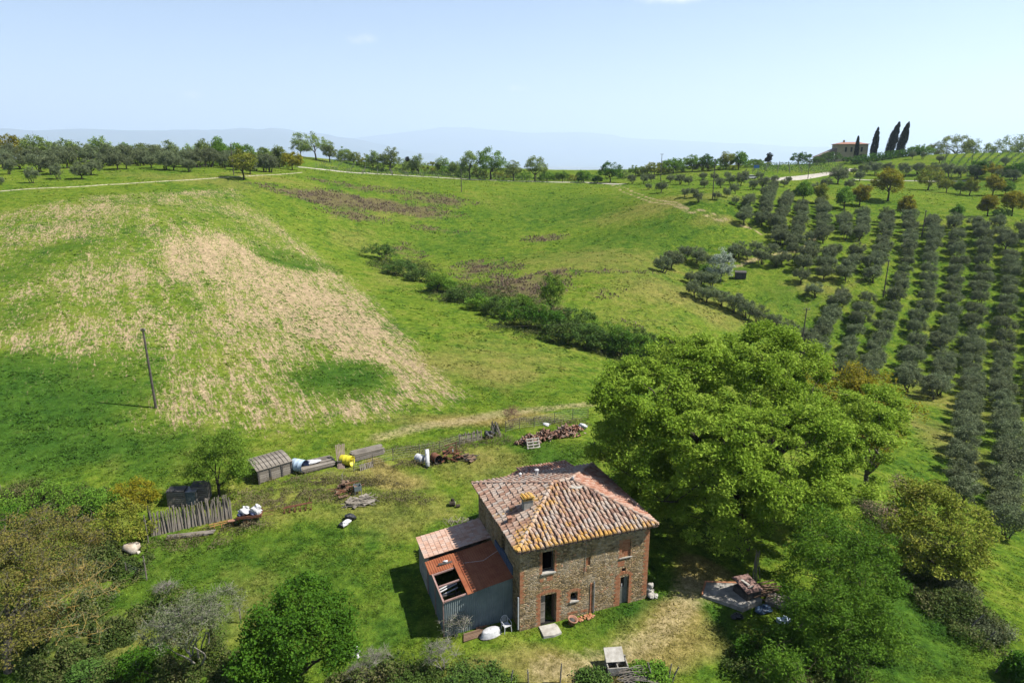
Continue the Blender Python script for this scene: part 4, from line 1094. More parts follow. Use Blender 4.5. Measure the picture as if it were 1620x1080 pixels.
M_TILE = island_mat('roof_tile', [(0.205,0.135,0.117),(0.392,0.225,0.156),(0.468,0.307,0.227),(0.563,0.426,0.336),(0.468,0.394,0.336),(0.698,0.578,0.484)], lichen=True)
M_TILER = island_mat('red_roof_tile', [(0.250,0.114,0.078),(0.433,0.197,0.122),(0.500,0.273,0.194),(0.566,0.386,0.300),(0.433,0.303,0.243)])
M_FLATT = island_mat('flat_tile', [(.46,.26,.18),(.62,.38,.27),(.72,.51,.40),(.55,.42,.35)])
M_BRICK = island_mat('old_brick', [(0.325,0.132,0.066),(0.500,0.204,0.099),(0.575,0.276,0.143),(0.500,0.312,0.187)], scale=5)
def stone_wall_mat():
    m, nt, out = nmat('rubble_stone')
    tc = N(nt, 'ShaderNodeTexCoord'); mp = N(nt, 'ShaderNodeMapping'); mp.inputs['Scale'].default_value = (1, 1, 1.7)
    nt.links.new(tc.outputs['Object'], mp.inputs[0])
    wob = noise(nt, 3, 3, .6, mp.outputs[0]); wv = N(nt, 'ShaderNodeVectorMath', operation='MULTIPLY_ADD')
    nt.links.new(wob.outputs['Color'], wv.inputs[0]); wv.inputs[1].default_value = (.16,.16,.16); nt.links.new(mp.outputs[0], wv.inputs[2])
    def vor(feature, sc):
        v = N(nt, 'ShaderNodeTexVoronoi', feature=feature); v.inputs['Scale'].default_value = sc; nt.links.new(wv.outputs[0], v.inputs['Vector']); return v
    cell = vor('F1', 4.6); edge = vor('DISTANCE_TO_EDGE', 4.6)
    sc_ = N(nt, 'ShaderNodeSeparateColor'); nt.links.new(cell.outputs['Color'], sc_.inputs[0])
    r = ramp(nt, [(0,(.20,.145,.08)),(.25,(.38,.27,.13)),(.5,(.55,.39,.19)),(.75,(.46,.34,.20)),(.9,(.68,.52,.31)),(1,(.60,.30,.15))]); nt.links.new(sc_.outputs[0], r.inputs[0])
    n2 = noise(nt, 14, 5, .7, tc.outputs['Object']); n1 = noise(nt, .7, 4, .6, tc.outputs['Object'])
    col = mixc(nt, 1.0, r.outputs[0], mrange(nt, n2.outputs[0], .25, .75, .6, 1.35), 'MULTIPLY')
    joint = mrange(nt, edge.outputs[0], .02, .09, 1, 0)
    mort = mixc(nt, mrange(nt, n1.outputs[0], .45, .6), (.13,.11,.08), (.62,.55,.43))
    col = mixc(nt, mth(nt, 'MULTIPLY', joint, .85), col, mort)
    col = mixc(nt, mth(nt, 'MULTIPLY', mrange(nt, n1.outputs[0], .5, .68), .45), col, (.52,.45,.33))
    hgt = mth(nt, 'ADD', mrange(nt, edge.outputs[0], 0, .16), mth(nt, 'MULTIPLY', n2.outputs[0], .6))
    bsdf(nt, out, col, .95, hgt, .06, .9, .1)
    return m
M_STONE = stone_wall_mat()
M_HEAP = island_mat('dull_old_tile', [(.14,.08,.06),(.28,.15,.10),(.38,.22,.16),(.34,.27,.22),(.48,.40,.34)], scale=5)
M_PLAIN = simple('pale_stone', (.38,.35,.30), (.58,.55,.49), 3, .9, .02)
M_CONC = simple('weathered_concrete', (.28,.26,.22), (.50,.47,.42), 2.2, .95, .02)
M_TIN = simple('grey_blue_tin', (.15,.195,.20), (.26,.30,.30), .8, .6, .003, spec=.2)
M_RUST = simple('rusty_sheet', (.30,.085,.035), (.40,.14,.06), 2.0, .8, .004)
M_RUSTD = simple('dark_rust_iron', (.13,.05,.03), (.26,.11,.06), 8, .85, .01)
M_PINK = simple('faded_pink_iron', (.38,.22,.18), (.46,.30,.26), 5, .7, .003)
M_WOODG = island_mat('silvered_wood', [(.15,.13,.11),(.24,.21,.17),(.33,.29,.24),(.40,.36,.30)], scale=4)
M_WOODB = island_mat('brown_wood', [(.12,.075,.05),(.22,.14,.09),(.30,.21,.14)], scale=4)
M_WOODD = simple('dark_weathered_wood', (.05,.045,.04), (.13,.12,.11), 5, .9, .01)
M_WHITE = simple('white_plastic', (.62,.62,.62), (.80,.80,.80), 3, .5, .004, spec=.4)
M_DIRTYW = simple('dirty_white_plastic', (.52,.52,.52), (.76,.76,.77), 5, .6, .01)
M_LBLUE = simple('pale_blue_plastic', (.50,.66,.80), (.62,.75,.86), 3, .45, .003, spec=.4)
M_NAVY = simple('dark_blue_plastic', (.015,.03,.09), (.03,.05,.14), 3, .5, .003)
M_YELL = simple('yellow_plastic', (.78,.66,.02), (.86,.76,.05), 2.5, .45, .003, spec=.4)
M_BLACK = simple('black_plastic', (.012,.012,.014), (.03,.03,.035), 5, .5, .01, spec=.4)
M_BLUE = simple('blue_sheet', (.03,.07,.14), (.07,.13,.22), 3, .5, .02, spec=.4)
M_TERRA = simple('terracotta', (.36,.17,.10), (.46,.25,.17), 6, .85, .005)
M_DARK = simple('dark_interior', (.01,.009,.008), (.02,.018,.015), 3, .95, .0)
M_DOOR = simple('grey_green_paint', (.16,.17,.14), (.24,.245,.21), 4, .8, .005)
M_GLASS = simple('dusty_glass', (.01,.012,.014), (.02,.025,.028), 3, .5, .0, spec=.1)
M_ROCK = simple('pale_boulder', (.42,.33,.24), (.66,.60,.50), 2, .95, .05)
M_STEEL = simple('dull_steel', (.22,.22,.22), (.36,.36,.36), 5, .5, .003, spec=.5)

# ------------------------------------------------------------------ farmhouse (local frame: x along the front, y to the back)
HO = Vector((0.47, 35.9, 0.0)); HA = R_(19.5)
def hloc(px, py, z):
    x, y = at_z(px, py, z); dx, dy = x-HO.x, y-HO.y
    return dx*math.cos(HA)+dy*math.sin(HA), -dx*math.sin(HA)+dy*math.cos(HA)
house = empty('stone_farmhouse', HO, HA, 'two-storey rubble stone farmhouse with hipped clay tile roof', 'house')
W_, D_, ZT = 8.82, 8.55, 5.62
def wall_panel(mb, L, z1, openings, T, th=.5, z0=-.4):
    """T maps (u, depth, z) to the local frame; openings (u0,u1,z0,z1)"""
    us = sorted({0, L, *[o[0] for o in openings], *[o[1] for o in openings]}); zs = sorted({z0, z1, *[o[2] for o in openings], *[o[3] for o in openings]})
    def hole(i, j):
        if i < 0 or j < 0 or i >= len(us)-1 or j >= len(zs)-1: return False
        u, z = (us[i]+us[i+1])/2, (zs[j]+zs[j+1])/2
        return any(o[0] < u < o[1] and o[2] < z < o[3] for o in openings)
    q = lambda pts: mb.add([T(*p) for p in pts], [(0, 1, 2, 3)])
    for i in range(len(us)-1):
        for j in range(len(zs)-1):
            a, b, c, d = us[i], us[i+1], zs[j], zs[j+1]
            if hole(i, j): continue
            q([(a,0,c),(b,0,c),(b,0,d),(a,0,d)]); q([(b,th,c),(a,th,c),(a,th,d),(b,th,d)])
            if hole(i-1, j) or i == 0: q([(a,0,c),(a,0,d),(a,th,d),(a,th,c)])
            if hole(i+1, j) or i == len(us)-2: q([(b,0,d),(b,0,c),(b,th,c),(b,th,d)])
            if hole(i, j-1): q([(a,0,c),(a,th,c),(b,th,c),(b,0,c)])
            if hole(i, j+1) or j == len(zs)-2: q([(a,0,d),(b,0,d),(b,th,d),(a,th,d)])
OPEN = dict(win=(1.45,2.25,3.66,5.12), door=(1.37,2.42,-.02,2.12), small=(3.38,3.86,1.25,1.86), door2=(6.86,7.47,.05,2.2), sq=(6.92,7.2,2.52,2.84), blind=(6.87,7.48,3.62,4.86), patch=(4.36,4.68,3.55,4.14))
mb = MB()
wall_panel(mb, W_, ZT, list(OPEN.values()), lambda u, d, z: (u, d, z))
wall_panel(mb, W_, ZT, [], lambda u, d, z: (W_-u, D_-d, z))
wall_panel(mb, D_-1.0, ZT, [(4.6,5.3,3.7,4.8)], lambda u, d, z: (d, D_-.5-u, z))
wall_panel(mb, D_-1.0, ZT, [(2.5,3.2,3.6,4.8)], lambda u, d, z: (W_-d, .5+u, z))
mb.build('wall', M_STONE, house)
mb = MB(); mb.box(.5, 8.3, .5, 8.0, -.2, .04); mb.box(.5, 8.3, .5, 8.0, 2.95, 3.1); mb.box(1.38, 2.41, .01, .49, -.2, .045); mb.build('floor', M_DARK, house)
# brick dressings
def brick_field(mb, x0, x1, z0, z1, y=-.004, tooth=0, side='both', rs=3, th=.05):
    rr = random.Random(rs); z = z0; k = 0
    while z < z1 - .03:
        h = .062; t = tooth if k % 4 < 2 else 0
        a = x0 - (t if side in ('both', 'l') else 0); b = x1 + (t if side in ('both', 'r') else 0)
        x = a
        while x < b - .03:
            w = min(rr.uniform(.2, .27), b - x); j = rr.uniform(0, .006)
            mb.box(x, x+w-.012, y-j, y+th, z, z+h); x += w
        z += .075; k += 1
def arch(mb, x0, x1, z, rise, h=.24, y=-.008, n=11):
    cx = (x0+x1)/2; hw = (x1-x0)/2; Rr = (hw*hw+rise*rise)/(2*rise); cz = z+rise-Rr; a0 = math.asin(hw/Rr)
    for k in range(n):
        a = -a0*1.12 + 2.24*a0*k/n; b = a + 2.24*a0/n*.86
        P = [(cx+Rr*math.sin(t)*1, cz+Rr*math.cos(t)) for t in (a, b)]; Q = [(cx+(Rr+h)*math.sin(t), cz+(Rr+h)*math.cos(t)) for t in (a, b)]
        vs = [(P[0][0],y,P[0][1]),(P[1][0],y,P[1][1]),(Q[1][0],y,Q[1][1]),(Q[0][0],y,Q[0][1])]; vs += [(v[0], y+.06, v[2]) for v in vs]
        mb.add(vs, [(0,1,2,3),(7,6,5,4),(0,4,5,1),(1,5,6,2),(2,6,7,3),(3,7,4,0)])
# opening fills above the springing (segment between the arch and the square hole)
def surround(name, o, rise=.14, wl=.2, wr=.2, arched=True, tooth=.1, rs=1, label=None, low=None):
    x0, x1, z0, z1 = o; mb = MB()
    brick_field(mb, x0-wl, x0-.004, z0 if low is None else low, z1, tooth=tooth, side='l', rs=rs)
    brick_field(mb, x1+.004, x1+wr, z0 if low is None else low, z1, tooth=tooth, side='r', rs=rs+1)
    if arched:
        arch(mb, x0-wl*.6, x1+wr*.6, z1-.03, rise, .2, n=int((x1-x0)*12)+4)
    b = mb.build(name, M_BRICK, house)
    return b
surround('door_surround', OPEN['door'], .16, .2, .24, rs=5)
surround('window_surround', OPEN['small'], .12, .18, .14, rs=9)
surround('door_surround', OPEN['door2'], .22, .34, .16, rs=13)
surround('window_surround', OPEN['win'], .1, .12, .1, False, .08, 17)
surround('window_surround', OPEN['sq'], .05, .08, .06, False, 0, 19)
surround('window_surround', OPEN['blind'], .1, .18, .0, False, .08, 21)
for q in ((1.5,1.95,2.6,2.75,4),(1.75,2.15,3.1,3.5,8),(1.3,1.55,3.1,3.3,9),(4.2,4.45,3.2,3.5,10),(3.2,3.9,.35,.5,12),(4.1,4.6,.3,.45,14),(6.6,7.1,3.0,3.35,30)):
    mb = MB(); brick_field(mb, *q[:4], rs=q[4]); mb.build('brick_patch', M_BRICK, house)
# quoins
mb = MB(); brick_field(mb, 0, .2, 1.9, 4.1, tooth=.1, side='r', rs=31); mb.build('quoin', M_BRICK, house)
mb = MB(); brick_field(mb, W_-.26, W_, .5, 5.55, tooth=.12, side='l', rs=33); mb.build('quoin', M_BRICK, house)
mb = MB(); brick_field(mb, 4.72, 4.88, .1, 2.25, rs=35, y=-.03); mb.build('brick_pilaster', M_BRICK, house)
mb = MB()
for nm in ('blind', 'patch'):
    o = OPEN[nm]; brick_field(mb, o[0]+.004, o[1]-.004, o[2]+.004, o[3]-.004, y=.07, rs=40)
mb.build('bricked_opening', M_BRICK, house)
mb = MB()
for o in (OPEN['blind'], OPEN['patch']): mb.box(o[0], o[1], .125, .2, o[2], o[3])
mb.build('infill_mortar', M_PLAIN, house)
# window frames, sills, doors
def window_part(o, sill=True, frame=True, label=None):
    x0, x1, z0, z1 = o; mb = MB()
    if frame:
        for a, b, c, d in ((x0+.002,x0+.06,z0+.005,z1-.005),(x1-.06,x1-.002,z0+.005,z1-.005)): mb.box(a, b, .26, .31, c, d)
        mb.box(x0+.062, x1-.062, .262, .308, z1-.065, z1-.006); mb.box(x0+.062, x1-.062, .262, .308, z0+.006, z0+.06)
    w = mb.build('window', M_WOODD, house)
    if sill:
        s = MB(); s.box(x0-.07, x1+.07, -.07, .25, z0-.07, z0+.012); s.build('sill', M_PLAIN, w)
    return w
window_part(OPEN['win']); window_part(OPEN['small']); window_part(OPEN['sq'], False)
s = MB(); s.box(6.68, 7.6, -.06, .07, 3.56, 3.615); s.build('window_sill', M_PLAIN, house)
mb = MB()
for k in range(3): mb.box(1.375+k*.125, 1.492+k*.125, .2, .235, .03, 2.1)
for z in (.35, .85, 1.4, 1.8): mb.box(1.38, 1.74, .18, .198, z, z+.09)
dr = mb.build('door', M_WOODG, house); dr['label'] = 'closed grey plank half of the double door'
mb = MB(); mb.box(2.36, 2.405, .25, .62, .03, 2.1); mb.build('door', M_WOODB, house)['label'] = 'brown plank half swung inward'
mb = MB(); mb.box(6.87, 7.46, .16, .2, .07, 1.35); mb.box(7.2, 7.46, .162, .198, 1.352, 2.19); mb.box(6.87, 7.2, .162, .198, 2.1, 2.19)
d2 = mb.build('door', M_DOOR, house); d2['label'] = 'grey-green door with a small glazed opening'
mb = MB(); mb.box(6.88, 7.19, .18, .19, 1.36, 2.09); mb.build('pane', M_GLASS, d2)
mb = MB(); mb.box(7.02, 7.09, .168, .178, 1.42, 1.6); mb.box(7.0, 7.12, .17, .179, 1.4, 1.42); mb.build('glass_jar', M_WHITE, d2)
mb = MB(); mb.box(6.85, 7.48, -.1, .2, 0, .06); mb.build('threshold', M_PLAIN, house)
mb = MB(); mb.tube([(4.32,-.03,5.5),(4.33,-.03,4.2),(4.30,-.03,3.1)], .014, 5); mb.build('wire_conduit', M_PLAIN, house)
mb = MB(); mb.tube([(4.97,-.06,0),(4.96,-.06,2.35)], .045, 8); mb.build('drain_pipe', M_STEEL, house)
mb = MB(); mb.tube([(-.08,.05,.1),(-.08,.05,2.35)], .05, 8); mb.build('drain_pipe', M_WHITE, house)
mb = MB()
for k, (a, b) in enumerate([(1.2,2.2),(2.2,3.3),(3.3,4.6)]):
    mb.box(-.06-.02*k, -.012, a, b-.01, 3.15+.05*k, 3.75+.1*math.sin(k*2)); 
mb.build('blue_flashing', M_BLUE, house)
# roof
EX0, EX1, EY0, EY1, EZ = -.34, 9.14, -.42, 8.95, 5.68
AL, AR, AZ = (3.85, 4.2), (5.2, 4.3), 7.25
def tile(mb, o, du, dw, u, w, z_of, ln=.42, r0=.098, r1=.078, n=5, lift=.0, jit=0, rr=random):
    """cover tile running up the slope; o origin, du eave direction, dw up-slope direction in plan"""
    vs = []; a = rr.uniform(-.05, .05)*jit; dz = rr.uniform(0, .018)*jit
    for t, rad, lf in ((0, r0, .035), (1, r1, .0)):
        ww = w + t*ln; uu = u + a*t + rr.uniform(-.008, .008)*jit
        for k in range(n):
            th = math.pi*k/(n-1)
            p = (o[0]+du[0]*(uu-rad*math.cos(th))+dw[0]*ww, o[1]+du[1]*(uu-rad*math.cos(th))+dw[1]*ww)
            vs.append((p[0], p[1], z_of(ww) + lf + lift + dz + rad*.85*math.sin(th)))
    fs = [(k, k+1, n+k+1, n+k) for k in range(n-1)] + [tuple(range(n))]
    mb.add(vs, fs)
def roof_face(mb, o, du, L, dw, prof, slope_top, step=.30, row=.36, rr=None, mess=1.0):
    """prof: list of (u, wmax)"""
    pu = [p[0] for p in prof]; pw = [p[1] for p in prof]; wm = max(pw)
    zof = lambda w: EZ + .04 + (slope_top-EZ)*w/wm
    u = .12
    while u < L - .08:
        m = np.interp(u, pu, pw); w = -.06
        off = rr.uniform(-.03, .03)
        while w < m - .1:
            ln = min(.42, m - w + .06)
            tile(mb, o, du, dw, u + rr.uniform(-.018,.018)*mess, w + (off if w > 0 else 0) + rr.uniform(-.02,.02), zof, ln, .128, .102, jit=mess*1.3, rr=rr)
            w += row
        u += step
rr = random.Random(5)
deck = MB()
E0, E1, E2, E3 = (EX0,EY0,EZ), (EX1,EY0,EZ), (EX1,EY1,EZ), (EX0,EY1,EZ)
R0, R1 = (AL[0],AL[1],AZ), (AR[0],AR[1],AZ)
for z in (0, -.09):
    up = lambda p: (p[0], p[1], p[2]+z)
    V = [up(p) for p in (E0,E1,E2,E3,R0,R1)]
    f = [(0,1,5,4),(1,2,5),(2,3,4,5),(3,0,4)]
    deck.add(V, f if z == 0 else [tuple(reversed(q)) for q in f])
for a, b in ((E0,E1),(E1,E2),(E2,E3),(E3,E0)):
    deck.add([a, b, (b[0],b[1],b[2]-.09), (a[0],a[1],a[2]-.09)], [(3,2,1,0)])
roof = deck.build('roof', simple('roof_deck', (.14,.09,.07), (.24,.16,.12), 5, .95, .01), house)
tb = MB(); LX, LY = EX1-EX0, EY1-EY0
roof_face(tb, (EX0,EY0), (1,0), LX, (0,1), [(0,0),(AL[0]-EX0,AL[1]-EY0),(AR[0]-EX0,AR[1]-EY0),(LX,0)], AZ, rr=rr, mess=1.2)
roof_face(tb, (EX0,EY1), (0,-1), LY, (1,0), [(0,0),(EY1-AL[1],AL[0]-EX0),(LY,0)], AZ, rr=rr)
tb.build('roof_tiles', M_TILE, roof)
tb = MB()
roof_face(tb, (EX1,EY0), (0,1), LY, (-1,0), [(0,0),(AR[1]-EY0,EX1-AR[0]),(LY,0)], AZ, rr=rr, step=.26)
tb.build('roof_tiles', M_TILER, roof)
tb = MB()
roof_face(tb, (EX1,EY1), (-1,0), LX, (0,-1), [(0,0),(EX1-AR[0],EY1-AR[1]),(EX1-AL[0],EY1-AL[1]),(LX,0)], AZ, rr=rr)
tb.build('roof_tiles', M_TILE, roof)
hb = MB()
for a, b in ((E0,R0),(E1,R1),(E2,R1),(E3,R0),(R0,R1)):
    A_, B_ = Vector(a), Vector(b); L = (B_-A_).length; d = (B_-A_)/L; n_ = max(2, int(L/.34)); s_ = Vector((d.y,-d.x,0)).normalized()
    for k in range(n_):
        vs = []; jj = rr.uniform(-.02,.02)
        for t, rad, lf in ((0,.125,.07),(1,.10,.03)):
            p = A_ + d*(k*L/n_ + t*L/n_*1.18)
            for q in range(6):
                th = math.pi*q/5; vs.append(p + s_*(rad*math.cos(th)+jj) + Vector((0,0,lf+.04+rad*math.sin(th))))
        hb.add(vs, [(q,6+q,7+q,q+1) for q in range(5)] + [(5,4,3,2,1,0)])
hb.build('ridge_tiles', M_TILE, roof)
# rafters under the eave
rb = MB(); x = EX0+.3
while x < EX1-.2: rb.box(x, x+.07, EY0+.03, .0, EZ-.19, EZ-.095); x += .5
y = EY0+.35
while y < EY1-.2: rb.box(EX0+.03, 0, y, y+.07, EZ-.19, EZ-.095); rb.box(W_, EX1-.03, y, y+.07, EZ-.19, EZ-.095); y += .5
rb.build('rafters', M_WOODD, roof)
def roof_z(x, y):
    return EZ + (AZ-EZ)*max(0, min((x-EX0)/(AL[0]-EX0), (y-EY0)/(AL[1]-EY0), (EX1-x)/(EX1-AR[0]), (EY1-y)/(EY1-AR[1])))
def chimney(x, y, sx, sy, h, mat, cap, label=None, capmat=None):
    z = roof_z(x, y); mb = MB(); mb.box(x-sx/2, x+sx/2, y-sy/2, y+sy/2, z-.3, z+h)
    c = mb.build('chimney', mat, house)
    if label: c['label'] = label
    m2 = MB()
    if cap == 'tiles':
        m2.box(x-sx*.62, x+sx*.62, y-sy*.62, y+sy*.62, z+h+.002, z+h+.05)
        for i in (-1, 1):
            for j in (-1, 1): m2.box(x+i*sx*.42-.05, x+i*sx*.42+.05, y+j*sy*.42-.05, y+j*sy*.42+.05, z+h+.052, z+h+.16)
        for k in range(3):
            tile(m2, (x-sx*.6, y-sy*.75), (1,0), (0,1), .14+k*.22, 0, lambda w: z+h+.17, sy*1.5, .12, .11)
        m2.box(x-sx*.66, x+sx*.66, y-sy*.66, y+sy*.66, z+h+.162, z+h+.19)
    else:
        m2.box(x-sx*.66, x+sx*.66, y-sy*.66, y+sy*.66, z+h+.002, z+h+.05)
    m2.build('chimney_cap', capmat or M_TERRA, c)
M_LICHEN = simple('orange_lichen_tile', (.55,.26,.05), (.66,.42,.10), 4, .95, .02, c3=(.45,.30,.20))
chimney(1.62, 3.05, .62, .5, .72, M_CONC, 'tiles', 'main plastered chimney under an orange lichened tile cap', M_LICHEN)
x, y = hloc(806, 815, 6.45); chimney(x, y, .24, .24, .42, M_TERRA, 'flat', 'short terracotta flue near the left eave')
x, y = hloc(821, 757, 6.3); 
def flue(px, py, h, r, mat, lab, z=6.2):
    x, y = hloc(px, py, z); z0 = roof_z(x, y); mb = MB(); mb.tube([(x,y,z0-.2),(x,y,z0+h)], r, 10); f = mb.build('flue_pipe', mat, house); f['label'] = lab
    m2 = MB(); m2.lathe([(r*1.5,z0+h),(r*1.5,z0+h+.05),(.01,z0+h+.14)], 10, Matrix.Translation((x,y,0))); m2.build('flue_cap', mat, f)
flue(823, 753, .35, .08, M_WHITE, 'small white flue on the rear slope', 6.2)
flue(849, 748, .5, .11, M_DIRTYW, 'dark-topped flue on the rear slope', 6.4)
flue(906, 764, .25, .07, M_STEEL, 'small grey pipe near the ridge', 7.1)
mb = MB(); x, y = hloc(906, 770, 7.1)
mb.blob((x, y, 7.13), (.32, .22, .05), .1, 4, 6); mb.blob((x+.35, y-.1, 7.1), (.3, .2, .04), .1, 5, 6); mb.build('mortar_patch', M_PLAIN, house)
# rear annex: low tiled roof behind, and the old bread oven at its end
mb = MB(); wall_panel(mb, 4.05, 4.1, [], lambda u, d, z: (8.7-u, 12.9-d, z), .35); wall_panel(mb, 3.9, 4.15, [], lambda u, d, z: (4.65+d, 12.55-u, z), .35); wall_panel(mb, 3.9, 4.15, [], lambda u, d, z: (8.7-d, 8.65+u, z), .35)
an = mb.build('rear_annex', M_STONE, house)
tb = MB(); zz = lambda w: 4.22 + .17*w
u = .1
r7 = random.Random(9)
while u < 4.3:
    w = -.05
    while w < 3.9: tile(tb, (4.5, 13.1), (1,0), (0,-1), u, w, zz, .42, jit=1, rr=r7); w += .33
    u += .225
tb.add([(4.5,13.1,4.20),(8.85,13.1,4.20),(8.85,8.56,4.97),(4.5,8.56,4.97)], [(0,1,2,3)])
tb.build('annex_roof', M_TILER, an)
mb = MB(); mb.box(3.1, 4.6, 9.9, 12.6, -.3, 3.7); ov = mb.build('bread_oven', M_STONE, house)
tb = MB(); u = .1
while u < 2.9:
    w = 0
    while w < 1.4: tile(tb, (2.95, 9.8), (0,1), (1,0), u, w, lambda w: 3.68+.35*w, .42, jit=1, rr=r7); w += .33
    u += .225
tb.add([(2.95,9.8,3.66),(4.64,9.8,4.25),(4.64,12.7,4.25),(2.95,12.7,3.66)], [(0,1,2,3)])
tb.build('oven_roof', M_TILER, ov)

# ------------------------------------------------------------------ tiled side shed and tin lean-to
ts = empty('tiled_shed', HO, HA, 'low side shed with flat pinkish clay tiles against the house', 'shed')
mb = MB()
mb.box(-4.45, -.02, 8.1, 8.3, -.3, 2.55); mb.box(-4.45, -4.3, 5.75, 8.1, -.3, 2.55); mb.build('wall', M_CONC, ts)
rf = MB(); r8 = random.Random(12); x = -4.62
sl = lambda x: 2.58 + (x+4.6)*.14
row = 0
while x < -.05:
    y = 5.65
    while y < 8.4:
        ye = min(y+.25, 8.45); xe = min(x+.36, -.02); j = r8.uniform(0,.012)
        vs = [(x,y,sl(x)+.04+j),(xe,y,sl(xe)+.015+j),(xe,ye-.015,sl(xe)+.015+j),(x,ye-.015,sl(x)+.04+j)]; vs += [(v[0],v[1],v[2]-.03) for v in vs]
        rf.add(vs, [(0,1,2,3),(7,6,5,4),(0,4,5,1),(1,5,6,2),(2,6,7,3),(3,7,4,0)]); y += .25
    x += .335; row += 1
rf.build('roof', M_FLATT, ts)
mb = MB(); mb.add([(-4.55,5.66,sl(-4.55)-.03),(-.03,5.66,sl(-.03)-.03),(-.03,8.4,sl(-.03)-.03),(-4.55,8.4,sl(-4.55)-.03)], [(0,1,2,3)]); mb.build('roof_deck', M_WOODD, ts)

tn = empty('tin_lean_to', HO, HA, 'corrugated tin lean-to with a rusty red roof partly open at its corner', 'lean-to')
def corr(mb, p0, du, dv, L, Hh, wave=.12, amp=.016, nrm=(0,0,1), zf=None, th=.004):
    n = max(2, int(L/wave*4)); vs = []
    for k in range(n+1):
        t = k*L/n; a = amp*math.sin(2*math.pi*t/wave)
        for v in (0, 1):
            hh = Hh if not callable(Hh) else Hh(t)
            vs.append(tuple(p0[i]+du[i]*t+dv[i]*hh*v+nrm[i]*a for i in range(3)))
    mb.add(vs, [(2*k, 2*k+2, 2*k+3, 2*k+1) for k in range(n)])
rz_ = lambda x: 2.28 + (x+4.5)*.16
mb = MB(); corr(mb, (-4.42,1.2,-.2), (1,0,0), (0,0,1), 4.38, lambda t: rz_(-4.42+t)+.14, nrm=(0,1,0)); mb.build('front_wall', M_TIN, tn)['label'] = 'grey-blue corrugated front sheet'
mb = MB(); corr(mb, (-4.42,1.25,-.2), (0,1,0), (0,0,1), 4.35, 2.42, nrm=(1,0,0)); mb.build('side_wall', M_TIN, tn)
mb = MB()
for y in (1.25, 3.4, 5.55): mb.box(-4.48, -4.40, y-.04, y+.04, -.2, 2.26)
mb.build('post', M_PINK, tn)
hx0, hx1, hy0, hy1 = -4.38, -2.95, 1.35, 4.05
mb = MB()
def sheet(mb, x0, x1, y0, y1, dz=0):
    n = int((y1-y0)/.11)*4
    vs = []
    for k in range(n+1):
        y = y0+(y1-y0)*k/n; a = .014*math.sin(2*math.pi*(y-y0)/.11)
        for x in (x0, x1): vs.append((x, y, rz_(x)+.06+a+dz))
    mb.add(vs, [(2*k, 2*k+1, 2*k+3, 2*k+2) for k in range(n)])
def sheet_y(mb, x0, x1, y0, y1, dz=0, w=.15):
    n = max(4, int((x1-x0)/w*4)); vs = []
    for k in range(n+1):
        x = x0+(x1-x0)*k/n; a = .012*math.sin(2*math.pi*(x-x0)/w)
        for y in (y0, y1): vs.append((x, y, rz_(x)+.06+a+dz))
    mb.add(vs, [(2*k, 2*k+2, 2*k+3, 2*k+1) for k in range(n)])
sheet_y(mb, -4.62, -2.9, 4.1, 5.62, .02); sheet_y(mb, -2.92, -.02, 1.05, 5.6, .0)
mb.build('roof', M_RUST, tn)
mb = MB()
m_ = Matrix.Translation((-2.6,1.0,0))
mb.add([(-3.0,.95,rz_(-3)+.10),(-1.95,1.0,rz_(-1.95)+.10),(-2.0,4.3,rz_(-2)+.12),(-3.02,4.35,rz_(-3)+.12)], [(0,1,2,3)])
mb.add([(-3.0,.95,rz_(-3)+.085),(-1.95,1.0,rz_(-1.95)+.085),(-2.0,4.3,rz_(-2)+.105),(-3.02,4.35,rz_(-3)+.105)], [(3,2,1,0)])
for x in (-2.98,-2.66,-2.33,-2.0): mb.tube([(x,1.0,rz_(x)+.12),(x,4.3,rz_(x)+.135)], .025, 5)
mb.build('loose_sheet', M_RUST, tn)
mb = MB()
mb.box(-4.5, -4.4, 1.1, 4.12, rz_(-4.45)-.04, rz_(-4.45)+.08); 
for y in (1.12, 2.65, 4.0): mb.add([(-4.38,y,rz_(-4.38)+.07),(-2.9,y,rz_(-2.9)+.07),(-2.9,y+.09,rz_(-2.9)+.07),(-4.38,y+.09,rz_(-4.38)+.07),(-4.38,y,rz_(-4.38)-.02),(-2.9,y,rz_(-2.9)-.02),(-2.9,y+.09,rz_(-2.9)-.02),(-4.38,y+.09,rz_(-4.38)-.02)], [(0,1,2,3),(4,7,6,5),(0,4,5,1),(1,5,6,2),(2,6,7,3),(3,7,4,0)])
mb.build('roof_frame', M_PINK, tn)
mb = MB(); mb.box(-3.9, -2.9, 4.62, 4.8, rz_(-3.5)+.10, rz_(-3.5)+.16); mb.build('roof_board', M_WOODD, tn)
mb = MB(); mb.blob((-3.4,4.8,rz_(-3.4)+.2), (.2,.08,.06), .05, 3, 5); mb.build('white_scrap', M_WHITE, tn)
mb = MB(); mb.tube([(-2.4,4.1,rz_(-2.4)+.12),(-1.2,3.6,rz_(-1.2)+.16),(-.1,3.9,rz_(-.1)+.3)], .012, 4); mb.build('roof_wire', M_WHITE, tn)
def yard(name, label, cat, px=None, py=None, rz=0., group=None, at=None, lz=0.):
    g = gp(px, py) if at is None else Vector((at[0], at[1], H(at[0], at[1])))
    g.z += lz
    return empty(name, g, rz, label, cat, group)
def hworld(x, y): return (HO.x + x*math.cos(HA) - y*math.sin(HA), HO.y + x*math.sin(HA) + y*math.cos(HA))
mbp = MB(); 
t = yard('plastic_pipes', 'white pipes stored inside the open corner of the tin lean-to', 'pipes', at=hworld(-3.6, 3.3), rz=HA)
for k, (a, b) in enumerate((((-.6,-.1,1.6),(.6,.25,1.75)),((-.6,.1,1.65),(.5,.35,1.8)),((-.5,-.3,1.5),(.6,0,1.62)))): mbp.tube([a, b], .045, 8)
mbp.build('pipe', M_WHITE, t)
